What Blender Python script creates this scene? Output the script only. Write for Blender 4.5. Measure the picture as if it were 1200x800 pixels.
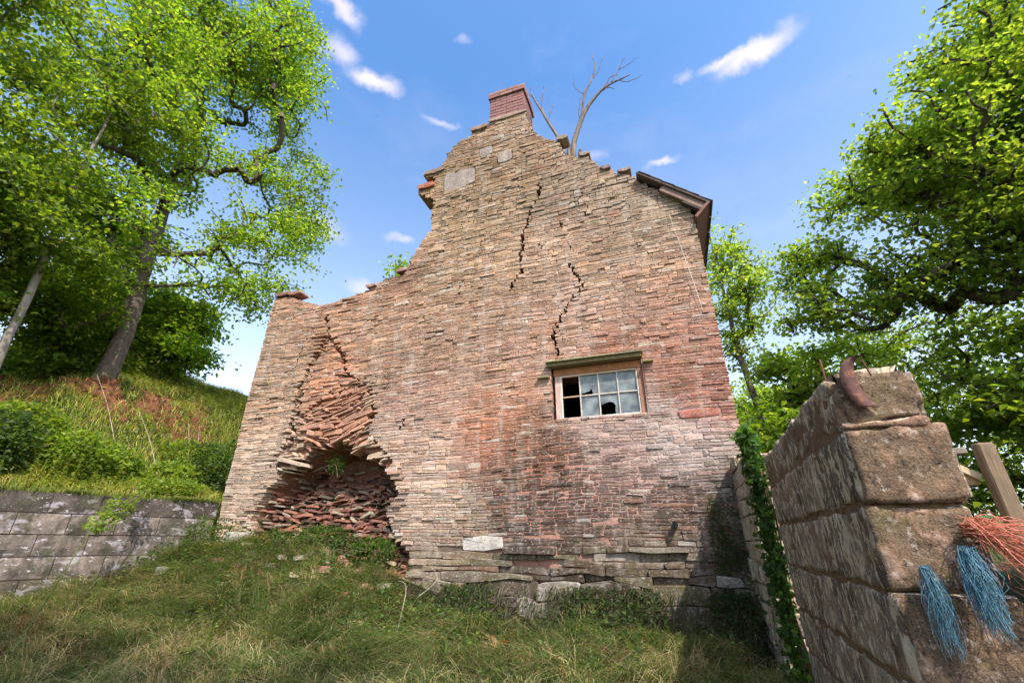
import bpy, math, random
import numpy as np
from mathutils import Vector
random.seed(7); R = np.random.RandomState(11)
sc = bpy.context.scene
for o in list(bpy.data.objects): bpy.data.objects.remove(o)

# ------------------------------------------------------------------ camera, sky, sun, exposure
TH, YAW = math.radians(24.5), math.radians(19.0)
cam = bpy.data.objects.new('camera', bpy.data.cameras.new('camera')); sc.collection.objects.link(cam)
cam.data.sensor_width = 36.0; cam.data.lens = 36.0*516/1200; cam.data.clip_start = .02; cam.data.clip_end = 3000
cam.location = (0, 0, 1.5); cam.rotation_euler = (math.pi/2+TH, 0, YAW)
sc.camera = cam
SUN_EL, SUN_AZ = math.radians(50), math.radians(136)      # azimuth clockwise from +Y
SUN_DIR = Vector((math.sin(SUN_AZ)*math.cos(SUN_EL), math.cos(SUN_AZ)*math.cos(SUN_EL), math.sin(SUN_EL)))
sl = bpy.data.lights.new('sun', 'SUN'); sl.energy = 2.75; sl.angle = math.radians(.6); sl.color = (1, .95, .86)
so = bpy.data.objects.new('sun', sl); sc.collection.objects.link(so)
so.rotation_euler = SUN_DIR.to_track_quat('Z', 'Y').to_euler()
sc.view_settings.view_transform = 'Standard'; sc.view_settings.look = 'None'
sc.view_settings.exposure = 1.38; sc.view_settings.gamma = 1
sc.view_settings.use_curve_mapping = False
SKY = .15
world = bpy.data.worlds.new('World'); sc.world = world; world.use_nodes = True
wt = world.node_tree; wt.nodes.clear()
def wn(t, **k):
    n = wt.nodes.new(t)
    for a, b in k.items(): setattr(n, a, b)
    return n
wout = wn('ShaderNodeOutputWorld'); wbg = wn('ShaderNodeBackground'); wbg.inputs[1].default_value = SKY
sky = wn('ShaderNodeTexSky', sky_type='NISHITA', sun_disc=False)
sky.sun_elevation = SUN_EL; sky.sun_rotation = SUN_AZ; sky.air_density = 1.0; sky.dust_density = 2.2; sky.ozone_density = 4.0
hs = wn('ShaderNodeHueSaturation'); hs.inputs['Saturation'].default_value = 1.3; hs.inputs['Hue'].default_value = .498; hs.inputs['Value'].default_value = 1.0
wt.links.new(sky.outputs[0], hs.inputs['Color'])
_tc = wn('ShaderNodeTexCoord'); _sx = wn('ShaderNodeSeparateXYZ'); _mr = wn('ShaderNodeMapRange'); _mr.inputs['From Min'].default_value = .25; _mr.inputs['From Max'].default_value = .82; _mr.inputs['To Min'].default_value = .62; _mr.inputs['To Max'].default_value = 1.20
wt.links.new(_tc.outputs['Generated'], _sx.inputs[0]); wt.links.new(_sx.outputs['Z'], _mr.inputs['Value']); wt.links.new(_mr.outputs[0], hs.inputs['Saturation'])
tc = wn('ShaderNodeTexCoord')
nz = wn('ShaderNodeTexNoise'); nz.inputs['Scale'].default_value = 9; nz.inputs['Detail'].default_value = 7; nz.inputs['Roughness'].default_value = .6
wt.links.new(tc.outputs['Generated'], nz.inputs['Vector'])
nsub = wn('ShaderNodeVectorMath', operation='SUBTRACT'); nsub.inputs[1].default_value = (.5, .5, .5); wt.links.new(nz.outputs['Color'], nsub.inputs[0])
nscl = wn('ShaderNodeVectorMath', operation='SCALE'); nscl.inputs['Scale'].default_value = .09; wt.links.new(nsub.outputs[0], nscl.inputs[0])
wadd = wn('ShaderNodeVectorMath', operation='ADD'); wt.links.new(tc.outputs['Generated'], wadd.inputs[0]); wt.links.new(nscl.outputs[0], wadd.inputs[1])
# small fair-weather clouds: direction, half-width, half-height, density
CLOUDS = [((.240,.594,.768),.080,.024,1.1),((.19,.60,.775),.05,.012,.8),((-.423,.438,.793),.058,.022,1.),((-.453,.373,.81),.04,.028,.7),((-.426,.332,.842),.05,.016,.8),
          ((.071,.711,.699),.04,.010,.7),((-.341,.541,.769),.05,.010,.5),((-.484,.651,.584),.03,.013,.5),((.123,.616,.778),.02,.012,.35),((-.052,.691,.721),.03,.014,.3),
          ((-.60,.549,.582),.07,.03,.5),((-.564,.659,.498),.05,.02,.55),((-.259,.458,.85),.02,.01,.3),((.45,.70,.555),.09,.03,.8),((.6,.3,.742),.1,.04,.9),
          ((-.7,-.3,.648),.12,.04,.8),((.3,-.6,.742),.1,.04,.9),((-.2,-.7,.686),.12,.04,.8),((-.85,.3,.433),.1,.03,.7),((.9,.1,.424),.12,.03,.8)]
ci = wn('ShaderNodeTexNoise'); ci.inputs['Scale'].default_value = 2.2; ci.inputs['Detail'].default_value = 9; ci.inputs['Roughness'].default_value = .62
cim = wn('ShaderNodeMapping'); cim.inputs['Scale'].default_value = (1, 1, 3.2); wt.links.new(wadd.outputs[0], cim.inputs[0]); wt.links.new(cim.outputs[0], ci.inputs['Vector'])
cir = wn('ShaderNodeMapRange'); cir.inputs['From Min'].default_value = .54; cir.inputs['From Max'].default_value = .80; cir.inputs['To Max'].default_value = .16; wt.links.new(ci.outputs[0], cir.inputs['Value'])
cix = wn('ShaderNodeMix', data_type='RGBA'); wt.links.new(cir.outputs[0], cix.inputs['Factor']); wt.links.new(hs.outputs[0], cix.inputs[6]); cix.inputs[7].default_value = (2.6, 2.6, 3.0, 1)
prev = cix.outputs[2]
for c, w_, h_, den in CLOUDS:
    c = Vector(c).normalized(); a = Vector((0,0,1)).cross(c).normalized(); b = c.cross(a)
    sb = wn('ShaderNodeVectorMath', operation='SUBTRACT'); sb.inputs[1].default_value = c; wt.links.new(wadd.outputs[0], sb.inputs[0])
    cmb = wn('ShaderNodeCombineXYZ')
    for k, (ax, ww) in enumerate(((a, w_), (b, h_), (c, .5))):
        d = wn('ShaderNodeVectorMath', operation='DOT_PRODUCT'); d.inputs[1].default_value = ax/ww
        wt.links.new(sb.outputs[0], d.inputs[0]); wt.links.new(d.outputs['Value'], cmb.inputs[k])
    ln = wn('ShaderNodeVectorMath', operation='LENGTH'); wt.links.new(cmb.outputs[0], ln.inputs[0])
    mr = wn('ShaderNodeMapRange', interpolation_type='SMOOTHSTEP'); mr.inputs['From Min'].default_value = 1.15; mr.inputs['From Max'].default_value = .0
    mr.inputs['To Min'].default_value = 0; mr.inputs['To Max'].default_value = den
    wt.links.new(ln.outputs['Value'], mr.inputs['Value'])
    mx = wn('ShaderNodeMix', data_type='RGBA'); wt.links.new(mr.outputs[0], mx.inputs['Factor'])
    wt.links.new(prev, mx.inputs[6]); mx.inputs[7].default_value = (3.0, 2.75, 3.1, 1)
    prev = mx.outputs[2]
wt.links.new(prev, wbg.inputs[0]); wt.links.new(wbg.outputs[0], wout.inputs[0])

# ------------------------------------------------------------------ helpers
def _hash(ix, iy, iz, s):
    h = (ix.astype(np.int64)*374761393 + iy.astype(np.int64)*668265263 + iz.astype(np.int64)*2147483647 + s*974711) & 0xffffffff
    h = ((h ^ (h >> 13))*1274126177) & 0xffffffff
    h = ((h ^ (h >> 16))*2246822519) & 0xffffffff
    return ((h ^ (h >> 15)) & 0xffff)/65535.0
def vn(x, y, z=0.0, s=0):
    x, y, z = np.broadcast_arrays(np.asarray(x, float), np.asarray(y, float), np.asarray(z, float))
    ix, iy, iz = np.floor(x), np.floor(y), np.floor(z)
    fx, fy, fz = x-ix, y-iy, z-iz
    fx, fy, fz = [f*f*(3-2*f) for f in (fx, fy, fz)]
    r = 0
    for a in (0, 1):
        for b in (0, 1):
            for c in (0, 1):
                r = r + _hash(ix+a, iy+b, iz+c, s)*(fx if a else 1-fx)*(fy if b else 1-fy)*(fz if c else 1-fz)
    return r
def fbm(x, y, z=0.0, s=0, o=4):
    r, a, t = 0, 1., 0
    for k in range(o):
        r = r + a*vn(np.asarray(x)*2**k, np.asarray(y)*2**k, np.asarray(z)*2**k, s+k); t += a; a *= .5
    return r/t
def sstep(a, b, x):
    t = np.clip((x-a)/(b-a), 0, 1); return t*t*(3-2*t)

def tag(o, label=None, cat=None, group=None, kind=None):
    if label: o['label'] = label
    if cat: o['category'] = cat
    if group: o['group'] = group
    if kind: o['kind'] = kind
    return o
def link(o, parent=None):
    sc.collection.objects.link(o)
    if parent is not None: o.parent = parent
    return o
def empty(name, loc, label=None, cat=None, group=None):
    o = bpy.data.objects.new(name, None); o.location = loc; o.empty_display_size = .1
    link(o); return tag(o, label, cat, group)
def raw_mesh(name, V, F, cols=None, mat=None, smooth=False):
    """V (n,3); F either (m,k) array or list of such arrays"""
    me = bpy.data.meshes.new(name)
    V = np.asarray(V, np.float32)
    Fs = F if isinstance(F, list) else [F]
    Fs = [np.asarray(f, np.int32) for f in Fs if len(f)]
    me.vertices.add(len(V)); me.vertices.foreach_set('co', V.ravel())
    li = np.concatenate([f.ravel() for f in Fs]); tot = np.concatenate([np.full(len(f), f.shape[1], np.int32) for f in Fs])
    me.loops.add(len(li)); me.loops.foreach_set('vertex_index', li)
    me.polygons.add(len(tot)); me.polygons.foreach_set('loop_start', (np.cumsum(tot)-tot).astype(np.int32))
    me.polygons.foreach_set('loop_total', tot)
    me.update(calc_edges=True)
    me.polygons.foreach_set('use_smooth', np.full(len(tot), bool(smooth)))
    if cols is not None:
        at = me.color_attributes.new('Col', 'FLOAT_COLOR', 'POINT')
        c = np.ones((len(V), 4), np.float32); cols = np.asarray(cols, np.float32); c[:, :cols.shape[1]] = cols
        at.data.foreach_set('color', c.ravel())
    if mat: me.materials.append(mat)
    return me
def obj(name, me, parent=None, loc=None, **k):
    o = bpy.data.objects.new(name, me)
    if loc is not None: o.location = loc
    link(o, parent); return tag(o, **k)
class Bag:
    """collects pieces into one mesh"""
    def __init__(s): s.v = []; s.f = {}; s.c = []; s.n = 0
    def add(s, V, F, col=None):
        V = np.asarray(V, float).reshape(-1, 3)
        for f in (F if isinstance(F, list) else [F]):
            f = np.asarray(f, int)
            if len(f): s.f.setdefault(f.shape[1], []).append(f+s.n)
        s.v.append(V); s.n += len(V)
        c = np.ones((len(V), 4)); 
        if col is not None:
            col = np.asarray(col, float); c[:, :col.shape[-1]] = col
        s.c.append(c)
    def mesh(s, name, mat, smooth=False):
        return raw_mesh(name, np.concatenate(s.v), [np.concatenate(x) for x in s.f.values()], np.concatenate(s.c), mat, smooth)
def tube(path, rad, sides=6, cap=True):
    P = np.asarray(path, float); n = len(P); rad = np.broadcast_to(np.asarray(rad, float), (n,))
    T = np.gradient(P, axis=0); T /= np.linalg.norm(T, axis=1)[:, None]+1e-9
    ref = np.array([0, 0, 1.]) if abs(T[0][2]) < .9 else np.array([1., 0, 0])
    A = np.cross(T, ref); A /= np.linalg.norm(A, axis=1)[:, None]+1e-9; B = np.cross(T, A)
    an = np.arange(sides)*2*math.pi/sides
    V = (P[:, None]+rad[:, None, None]*(np.cos(an)[None, :, None]*A[:, None]+np.sin(an)[None, :, None]*B[:, None])).reshape(-1, 3)
    i = np.arange(n-1)[:, None]*sides; j = np.arange(sides)[None]; k = (j+1) % sides
    F = np.stack([i+j, i+k, i+sides+k, i+sides+j], -1).reshape(-1, 4)
    out = [F]
    if cap: out.append(np.array([list(range(sides))[::-1], [(n-1)*sides+q for q in range(sides)]]))
    return V, out
BOXF = np.array([[0,3,2,1],[4,5,6,7],[0,1,5,4],[1,2,6,5],[2,3,7,6],[3,0,4,7]])
def boxv(x0, x1, y0, y1, z0, z1):
    return np.array([[x0,y0,z0],[x1,y0,z0],[x1,y1,z0],[x0,y1,z0],[x0,y0,z1],[x1,y0,z1],[x1,y1,z1],[x0,y1,z1]], float)
def bbox_mesh(name, dims, mat, bev=.004, col=(1,1,1), rough=0., seed=0):
    """bevelled box centred on x,y with base z=0, uneven faces"""
    import bmesh
    bm = bmesh.new(); bmesh.ops.create_cube(bm, size=1)
    for v in bm.verts: v.co = Vector((v.co.x*dims[0], v.co.y*dims[1], (v.co.z+.5)*dims[2]))
    if bev: bmesh.ops.bevel(bm, geom=bm.edges[:], offset=bev, segments=1, affect='EDGES')
    rr = random.Random(seed)
    if rough:
        for v in bm.verts: v.co += Vector([rr.uniform(-rough, rough) for _ in range(3)])
    me = bpy.data.meshes.new(name); bm.to_mesh(me); bm.free()
    at = me.color_attributes.new('Col', 'FLOAT_COLOR', 'POINT')
    at.data.foreach_set('color', np.tile(np.array([*col[:3], 1], np.float32), len(me.vertices)))
    me.materials.append(mat); return me
def rod(p0, p1, w, t, mat, name, parent=None, col=(1,1,1), seed=0, **k):
    """rectangular bar between two points"""
    p0, p1 = Vector(p0), Vector(p1); L = (p1-p0).length
    me = bbox_mesh(name, (w, t, L), mat, min(w, t)*.12, col, min(w, t)*.03, seed)
    o = obj(name, me, parent, **k); base = parent.location if parent is not None else Vector((0,0,0))
    o.location = p0-base; o.rotation_euler = (p1-p0).to_track_quat('Z', 'Y').to_euler(); return o

# ------------------------------------------------------------------ materials
def mat(name, base=None, rough=.9, noise=(), bump=(), spec=.2, patches=(), use_attr=True, metallic=0., stretch=(1,1,1)):
    """noise: (scale, lo, hi) value multipliers; patches: (scale, lo, hi, colour, strength, stretch); bump: (scale, strength, dist)"""
    m = bpy.data.materials.new(name); m.use_nodes = True; t = m.node_tree; t.nodes.clear()
    N = lambda ty: t.nodes.new(ty)
    out = N('ShaderNodeOutputMaterial'); p = N('ShaderNodeBsdfPrincipled'); t.links.new(p.outputs[0], out.inputs[0])
    p.inputs['Roughness'].default_value = rough; p.inputs['Specular IOR Level'].default_value = spec; p.inputs['Metallic'].default_value = metallic
    geo = N('ShaderNodeNewGeometry')
    def mapped(st):
        if st == (1,1,1): return geo.outputs['Position']
        mp = N('ShaderNodeMapping'); mp.inputs['Scale'].default_value = st; t.links.new(geo.outputs['Position'], mp.inputs[0]); return mp.outputs[0]
    def nt(scale, st, det=5, rg=.62):
        n = N('ShaderNodeTexNoise'); n.inputs['Scale'].default_value = scale; n.inputs['Detail'].default_value = det; n.inputs['Roughness'].default_value = rg
        t.links.new(mapped(st), n.inputs['Vector']); return n.outputs['Fac']
    if use_attr:
        a = N('ShaderNodeVertexColor'); a.layer_name = 'Col'; cur = a.outputs['Color']
        if base is not None:
            mm = N('ShaderNodeMix'); mm.data_type = 'RGBA'; mm.blend_type = 'MULTIPLY'; mm.inputs['Factor'].default_value = 1
            t.links.new(cur, mm.inputs[6]); mm.inputs[7].default_value = (*base, 1); cur = mm.outputs[2]
    else:
        rgb = N('ShaderNodeRGB'); rgb.outputs[0].default_value = (*base, 1); cur = rgb.outputs[0]
    for q in noise:
        sca, lo, hi = q[:3]; st = q[3] if len(q) > 3 else stretch
        f = nt(sca, st); mr = N('ShaderNodeMapRange'); mr.inputs['From Min'].default_value = .3; mr.inputs['From Max'].default_value = .7
        mr.inputs['To Min'].default_value = lo; mr.inputs['To Max'].default_value = hi; t.links.new(f, mr.inputs['Value'])
        vm = N('ShaderNodeVectorMath'); vm.operation = 'SCALE'; t.links.new(cur, vm.inputs[0]); t.links.new(mr.outputs[0], vm.inputs['Scale']); cur = vm.outputs[0]
    for q in patches:
        sca, lo, hi, c, s = q[:5]; st = q[5] if len(q) > 5 else stretch
        f = nt(sca, st, 8, .68); mr = N('ShaderNodeMapRange'); mr.inputs['From Min'].default_value = lo; mr.inputs['From Max'].default_value = hi
        mr.inputs['To Max'].default_value = s; t.links.new(f, mr.inputs['Value'])
        mm = N('ShaderNodeMix'); mm.data_type = 'RGBA'; t.links.new(mr.outputs[0], mm.inputs['Factor']); t.links.new(cur, mm.inputs[6]); mm.inputs[7].default_value = (*c, 1); cur = mm.outputs[2]
    t.links.new(cur, p.inputs['Base Color'])
    nrm = None
    for q in bump:
        sca, s, d = q[:3]; st = q[3] if len(q) > 3 else stretch
        b = N('ShaderNodeBump'); b.inputs['Strength'].default_value = s; b.inputs['Distance'].default_value = d
        t.links.new(nt(sca, st, 6, .7), b.inputs['Height'])
        if nrm: t.links.new(nrm, b.inputs['Normal'])
        nrm = b.outputs[0]
    if nrm: t.links.new(nrm, p.inputs['Normal'])
    return m
def leaf_mat(name, trans=.58, gloss=.25):
    m = bpy.data.materials.new(name); m.use_nodes = True; t = m.node_tree; t.nodes.clear()
    N = lambda ty: t.nodes.new(ty)
    out = N('ShaderNodeOutputMaterial'); a = N('ShaderNodeVertexColor'); a.layer_name = 'Col'
    p = N('ShaderNodeBsdfPrincipled'); p.inputs['Roughness'].default_value = .5; p.inputs['Specular IOR Level'].default_value = gloss
    tr = N('ShaderNodeBsdfTranslucent'); mu = N('ShaderNodeMix'); mu.data_type = 'RGBA'; mu.blend_type = 'MULTIPLY'; mu.inputs['Factor'].default_value = 1
    mu.inputs[7].default_value = (1.9, 1.8, .6, 1)
    t.links.new(a.outputs[0], p.inputs['Base Color']); t.links.new(a.outputs[0], mu.inputs[6]); t.links.new(mu.outputs[2], tr.inputs[0])
    mx = N('ShaderNodeMixShader'); mx.inputs[0].default_value = trans
    t.links.new(p.outputs[0], mx.inputs[1]); t.links.new(tr.outputs[0], mx.inputs[2]); t.links.new(mx.outputs[0], out.inputs[0])
    return m
M = {}
M['stone'] = mat('masonry_stone', None, .92, [(55, .72, 1.22), (9, .84, 1.14)], [(70, .55, .006), (22, .5, .012, (1,1,2.5))], .12,
                 [(1.6, .50, .66, (.50,.42,.36), .38, (4.5,4.5,.5)), (7, .52, .66, (.50,.42,.37), .28, (1,1,2.6)), (34, .585, .64, (.60,.55,.50), .6, (1,1,1.6)), (16, .56, .68, (.07,.055,.042), .5, (1,1,2.2)), (3.2, .54, .68, (.10,.08,.055), .38, (2.2,2.2,.6)), (6, .57, .68, (.17,.14,.05), .35), (48, .58, .64, (.05,.035,.025), .6)])
M['redstone'] = mat('fallen_stone', None, .92, [(45, .68, 1.2), (9, .82, 1.14)], [(60, .6, .006), (20, .6, .014, (1,1,2.5))], .12, [(30, .64, .74, (.42,.33,.26), .4)])
M['mortar'] = mat('old_lime_mortar', None, .95, [(60, .6, 1.25), (14, .8, 1.15)], [(90, .7, .008), (30, .6, .015)], .1, [(18, .6, .72, (.5,.42,.36), .5)])
M['brick'] = mat('chimney_brick', None, .9, [(60, .75, 1.2)], [(80, .4, .004)], .15, [(25, .6, .7, (.45,.38,.38), .4)])
M['concrete'] = mat('weathered_concrete_block', None, .9, [(38, .7, 1.2), (7, .72, 1.2)], [(60, .45, .005), (12, .3, .012)], .2,
                    [(3.2, .45, .58, (.045,.042,.03), .85, (1.6,1.6,.8)), (4.6, .565, .60, (.30,.265,.285), .75, (1,1,2.2)), (13, .60, .63, (.48,.45,.47), .7, (1,1,2)), (2.2, .52, .64, (.05,.065,.02), .65, (2,2,.6))])
M['pier'] = mat('rough_cast_block', None, .92, [(150, .55, 1.45), (24, .7, 1.25), (4, .75, 1.2)], [(190, .8, .003), (45, .7, .008), (9, .6, .02)], .25,
                [(4, .46, .60, (.045,.033,.024), .8, (1,1,.7)), (11, .54, .565, (.50,.40,.27), .95, (1.6,1.6,.7)), (24, .55, .58, (.58,.48,.36), .9, (1.5,1.5,.75)), (3, .55, .66, (.26,.16,.10), .5), (7, .56, .66, (.18,.08,.03), .6), (11, .60, .68, (.07,.08,.02), .5)])
M['pierface'] = mat('rough_cast_block_end', (.68,.58,.48), .92, [(170, .45, 1.6), (24, .7, 1.25), (4, .75, 1.2)], [(190, .9, .004), (45, .7, .008), (9, .6, .02)], .25,
                [(4, .50, .62, (.06,.045,.035), .75), (9, .53, .62, (.26,.11,.04), .75), (9, .55, .68, (.5,.40,.33), .6), (38, .57, .64, (.55,.45,.38), .5), (6, .56, .66, (.09,.085,.02), .6), (60, .56, .62, (.03,.022,.018), .8)])
M['bark'] = mat('bark', None, .95, [(30, .6, 1.3, (1,1,.3)), (6, .75, 1.2)], [(38, .8, .02, (1,1,.25))], .1, [(9, .6, .7, (.12,.14,.06), .5)])
M['wood'] = mat('weathered_wood', None, .85, [(30, .65, 1.3, (4,4,.35)), (6, .8, 1.15)], [(50, .5, .004, (4,4,.3))], .2)
M['paint'] = mat('flaking_paint', None, .6, [(40, .8, 1.12)], [(60, .3, .002)], .3, [(24, .58, .64, (.22,.10,.05), .8)])
M['rust'] = mat('rusty_iron', None, .8, [(60, .6, 1.4), (15, .7, 1.2)], [(90, .5, .002)], .35, [(30, .55, .65, (.26,.09,.04), .7)])
M['slate'] = mat('roof_slate', None, .75, [(20, .7, 1.25)], [(50, .4, .004)], .3, [(12, .6, .7, (.2,.17,.12), .5)])
M['twine'] = mat('plastic_twine', None, .55, [(90, .8, 1.2)], (), .35)
M['plaster'] = mat('inside_wall', None, .95, [(12, .6, 1.2)], [(30, .4, .01)], .1)
M['leaf'] = leaf_mat('leaf'); M['grass'] = leaf_mat('grass_blade', .3, .15)
M['soil'] = mat('soil_and_turf', None, .97, [(40, .5, 1.4), (6, .7, 1.25)], [(60, .9, .02), (15, .9, .05)], .08, [(9, .56, .68, (.05,.075,.018), .8)])
# dirty window glass
g = bpy.data.materials.new('dirty_glass'); g.use_nodes = True; t = g.node_tree; t.nodes.clear()
go = t.nodes.new('ShaderNodeOutputMaterial'); gp = t.nodes.new('ShaderNodeBsdfPrincipled'); gp.inputs['Roughness'].default_value = .12; gp.inputs['Specular IOR Level'].default_value = .7
gn = t.nodes.new('ShaderNodeTexNoise'); gn.inputs['Scale'].default_value = 7; gn.inputs['Detail'].default_value = 7
gg = t.nodes.new('ShaderNodeNewGeometry'); t.links.new(gg.outputs['Position'], gn.inputs['Vector'])
gr = t.nodes.new('ShaderNodeValToRGB'); gr.color_ramp.elements[0].position = .35; gr.color_ramp.elements[0].color = (.055,.07,.075,1); gr.color_ramp.elements[1].position = .68; gr.color_ramp.elements[1].color = (.27,.30,.29,1)
t.links.new(gn.outputs[0], gr.inputs[0]); t.links.new(gr.outputs[0], gp.inputs['Base Color'])
gt = t.nodes.new('ShaderNodeBsdfTransparent'); gt.inputs[0].default_value = (.8,.85,.85,1); gm = t.nodes.new('ShaderNodeMixShader'); gm.inputs[0].default_value = .25
t.links.new(gp.outputs[0], gm.inputs[1]); t.links.new(gt.outputs[0], gm.inputs[2]); t.links.new(gm.outputs[0], go.inputs[0])
M['glass'] = g

# ------------------------------------------------------------------ terrain
RWP = np.array([-6.3, 5.1]); RWD = np.array([math.sin(math.radians(15)), math.cos(math.radians(15))])   # retaining wall line
def bank_s(x, y):
    s = -(x-RWP[0])*RWD[1] + (y-RWP[1])*RWD[0]
    return np.where(y > 5.1, -6.32-x, s)
def H(x, y):
    x = np.asarray(x, float); y = np.asarray(y, float)
    z = np.interp(y, [-300, -3, 0, 1.2, 3, 4, 5.1, 8, 60, 300], [-2, .1, .28, .40, .50, .55, .60, .6, 3., 14.])
    a = np.interp(x, [-7, -6.3, -5, -4, -3.3, -2.4, -1.2, .2, .7], [.5, .80, .80, .70, .46, .20, .08, -.02, -.12])
    z = z + a*sstep(3.4, 5.15, y)**1.15*np.where(y > 5.5, 0, 1) + .30*sstep(-4.6, -6.4, x)*sstep(4.6, 3.4, y)
    z = z + (vn(x*1.1, y*1.1, s=3)-.5)*.16 + (vn(x*3.3, y*3.3, s=4)-.5)*.2 + (vn(x*7, y*7, s=5)-.5)*.05
    s = bank_s(x, y)
    hb = np.interp(s, [0, .5, 1., 1.6, 2.3, 3, 5.5, 9, 14, 40, 300], [1.99, 2.1, 2.32, 2.95, 4.0, 4.3, 5.45, 6.5, 7.2, 9, 20])
    hb = hb + (vn(x*.9, y*.9, s=8)-.5)*.35*sstep(.6, 2, s) + (vn(x*2.7, y*2.7, s=9)-.5)*.2*sstep(.4, 1.2, s)
    hb = hb - sstep(8, 30, np.hypot(x, y-5))*0
    al_ = (x-RWP[0])*RWD[0]+(y-RWP[1])*RWD[1]; hb = hb-.75*sstep(-.9, -2.6, al_)*sstep(1.6, 3.0, s)
    k = sstep(.09, .19, s)
    return z*(1-k)+hb*k
def axis(a, b, st, far):
    mid = np.arange(a, b+1e-6, st); n = 26; g = st*np.cumsum(1.24**np.arange(1, n)); g = g/g[-1]*far
    return np.concatenate([(a-g)[::-1], mid, b+g])
gx = axis(-12, 3, .085, 420); gy = axis(0, 9, .085, 420)
XX, YY = np.meshgrid(gx, gy); ZZ = H(XX, YY)
V = np.stack([XX, YY, ZZ], -1).reshape(-1, 3)
nx, ny = len(gx), len(gy); i = (np.arange(ny-1)[:, None]*nx+np.arange(nx-1)[None]).ravel()
F = np.stack([i, i+1, i+nx+1, i+nx], -1)
S_ = bank_s(V[:, 0], V[:, 1])
def soilmask(x, y):
    s = bank_s(x, y); al = (x-RWP[0])*RWD[0]+(y-RWP[1])*RWD[1]
    return sstep(1.7, 2.1, s+(vn(x*2, y*2, s=31)-.5)*.5)*(1-sstep(2.5, 3.0, s+(vn(x*2, y*2, s=32)-.5)*.5))*sstep(.7, .1, al)*sstep(.30, .5, vn(x*2.3, y*2.3, s=33)+.12)*sstep(-4.5, -3.6, al)
sm = soilmask(V[:, 0], V[:, 1])[:, None]
gcol = np.array([.06,.08,.025])*(1-sm)+np.array([.30,.12,.065])*sm
far = np.hypot(V[:, 0], V[:, 1])[:, None]; gcol = np.where(far > 14, np.array([.06,.09,.025]), gcol)
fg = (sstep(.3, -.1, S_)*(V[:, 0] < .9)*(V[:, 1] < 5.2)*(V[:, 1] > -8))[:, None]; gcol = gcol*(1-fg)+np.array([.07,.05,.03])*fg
obj('ground', raw_mesh('ground', V, F, gcol, M['soil'], True), kind='structure')

# ------------------------------------------------------------------ the ruined gable: outline, cracks, openings (metres, x and z on the plane y = 5.1)
GY = 5.1
OUT = [(-6.24,.9),(-6.27,2.16),(-6.27,3.57),(-6.26,5.5),(-5.94,5.48),(-5.64,5.32),(-5.24,5.16),(-4.84,5.17),(-4.56,5.21),(-4.3,5.26),(-4.01,5.41),(-3.78,5.44),(-3.6,5.44),(-3.46,5.74),(-3.34,6.0),(-3.19,6.22),(-3.19,6.54),(-3.16,6.87),(-3.5,7.12),(-3.5,7.24),(-3.23,7.26),(-3.2,7.35),(-3.46,7.5),(-3.12,7.56),(-2.98,7.72),(-2.99,7.84),(-2.86,7.97),(-2.72,8.1),(-2.52,8.13),(-2.47,8.27),(-2.21,8.31),(-2.16,8.36),(-1.5,8.3),(-1.42,7.86),(-1.16,7.52),(-.98,7.41),(-.87,7.09),(-.77,6.98),(-.64,6.96),(-.47,6.79),(-.38,6.6),(-.25,6.54),(-.14,6.42),(-.01,6.36),(.12,6.22),(.27,6.03),(.57,5.73),(.77,5.5),(.77,2.38),(.74,.6),(-6.2,.6)]
HOLE = [(-5.61,1.84),(-5.55,2.0),(-5.47,2.17),(-5.3,2.34),(-5.13,2.51),(-4.96,2.58),(-4.78,2.69),(-4.58,2.78),(-4.31,2.76),(-4.07,2.68),(-3.89,2.59),(-3.69,2.49),(-3.51,2.35),(-3.36,2.2),(-3.27,2.08),(-3.38,1.94),(-3.44,1.84),(-3.35,1.69),(-3.24,1.55),(-3.04,1.36),(-3.0,1.1),(-5.5,1.0),(-5.5,1.4)]
RED = [(-4.6,3.62),(-4.2,3.66),(-4.04,3.6),(-3.88,3.38),(-3.8,3.08),(-3.88,2.9),(-3.42,2.47),(-3.5,2.36),(-3.69,2.5),(-3.89,2.6),(-4.31,2.76),(-4.58,2.78),(-4.78,2.7),(-4.96,2.6),(-5.3,2.35),(-5.4,2.5),(-5.2,2.95),(-5.18,3.2),(-4.98,3.34),(-4.78,3.46)]
CR = [([(-1.24,6.76),(-1.3,6.61),(-1.34,6.27),(-1.45,6.14),(-1.52,5.88),(-1.59,5.61),(-1.62,5.31),(-1.61,5.01),(-1.7,4.92),(-1.82,4.7)], .042),
      ([(-.93,5.0),(-.84,4.8),(-.75,4.59),(-.89,4.48),(-.97,4.37),(-1.04,4.25),(-1.12,4.09),(-1.19,3.97),(-1.17,3.81),(-1.13,3.62)], .034),
      ([(-5.01,4.98),(-4.92,4.58),(-4.99,4.32),(-5.12,4.16),(-5.15,3.87),(-5.24,3.72),(-5.23,3.4),(-5.24,3.14),(-5.3,2.8),(-5.5,2.5)], .075),
      ([(-5.3,4.55),(-5.4,4.3),(-5.45,4.0)], .014),
      ([(-5.01,4.83),(-4.78,4.44),(-4.58,4.16),(-4.44,3.87),(-4.08,3.64),(-3.91,3.4),(-3.84,3.14),(-3.93,2.97)], .06),
      ([(-3.3,3.05),(-3.35,2.9)], .03), ([(-2.2,5.9),(-2.25,5.6)], .02), ([(-1.35,5.45),(-1.28,5.3)], .02), ([(-1.03,5.75),(-.97,5.6)], .022), ([(-.6,5.95),(-.63,5.75)], .014), ([(-.9,5.35),(-.88,5.2)], .014), ([(-2.6,4.95),(-2.62,4.8)], .02), ([(-3.2,4.6),(-3.12,4.45)], .016)]
WIN = (-1.235, -.12, 2.80, 3.53)
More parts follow.
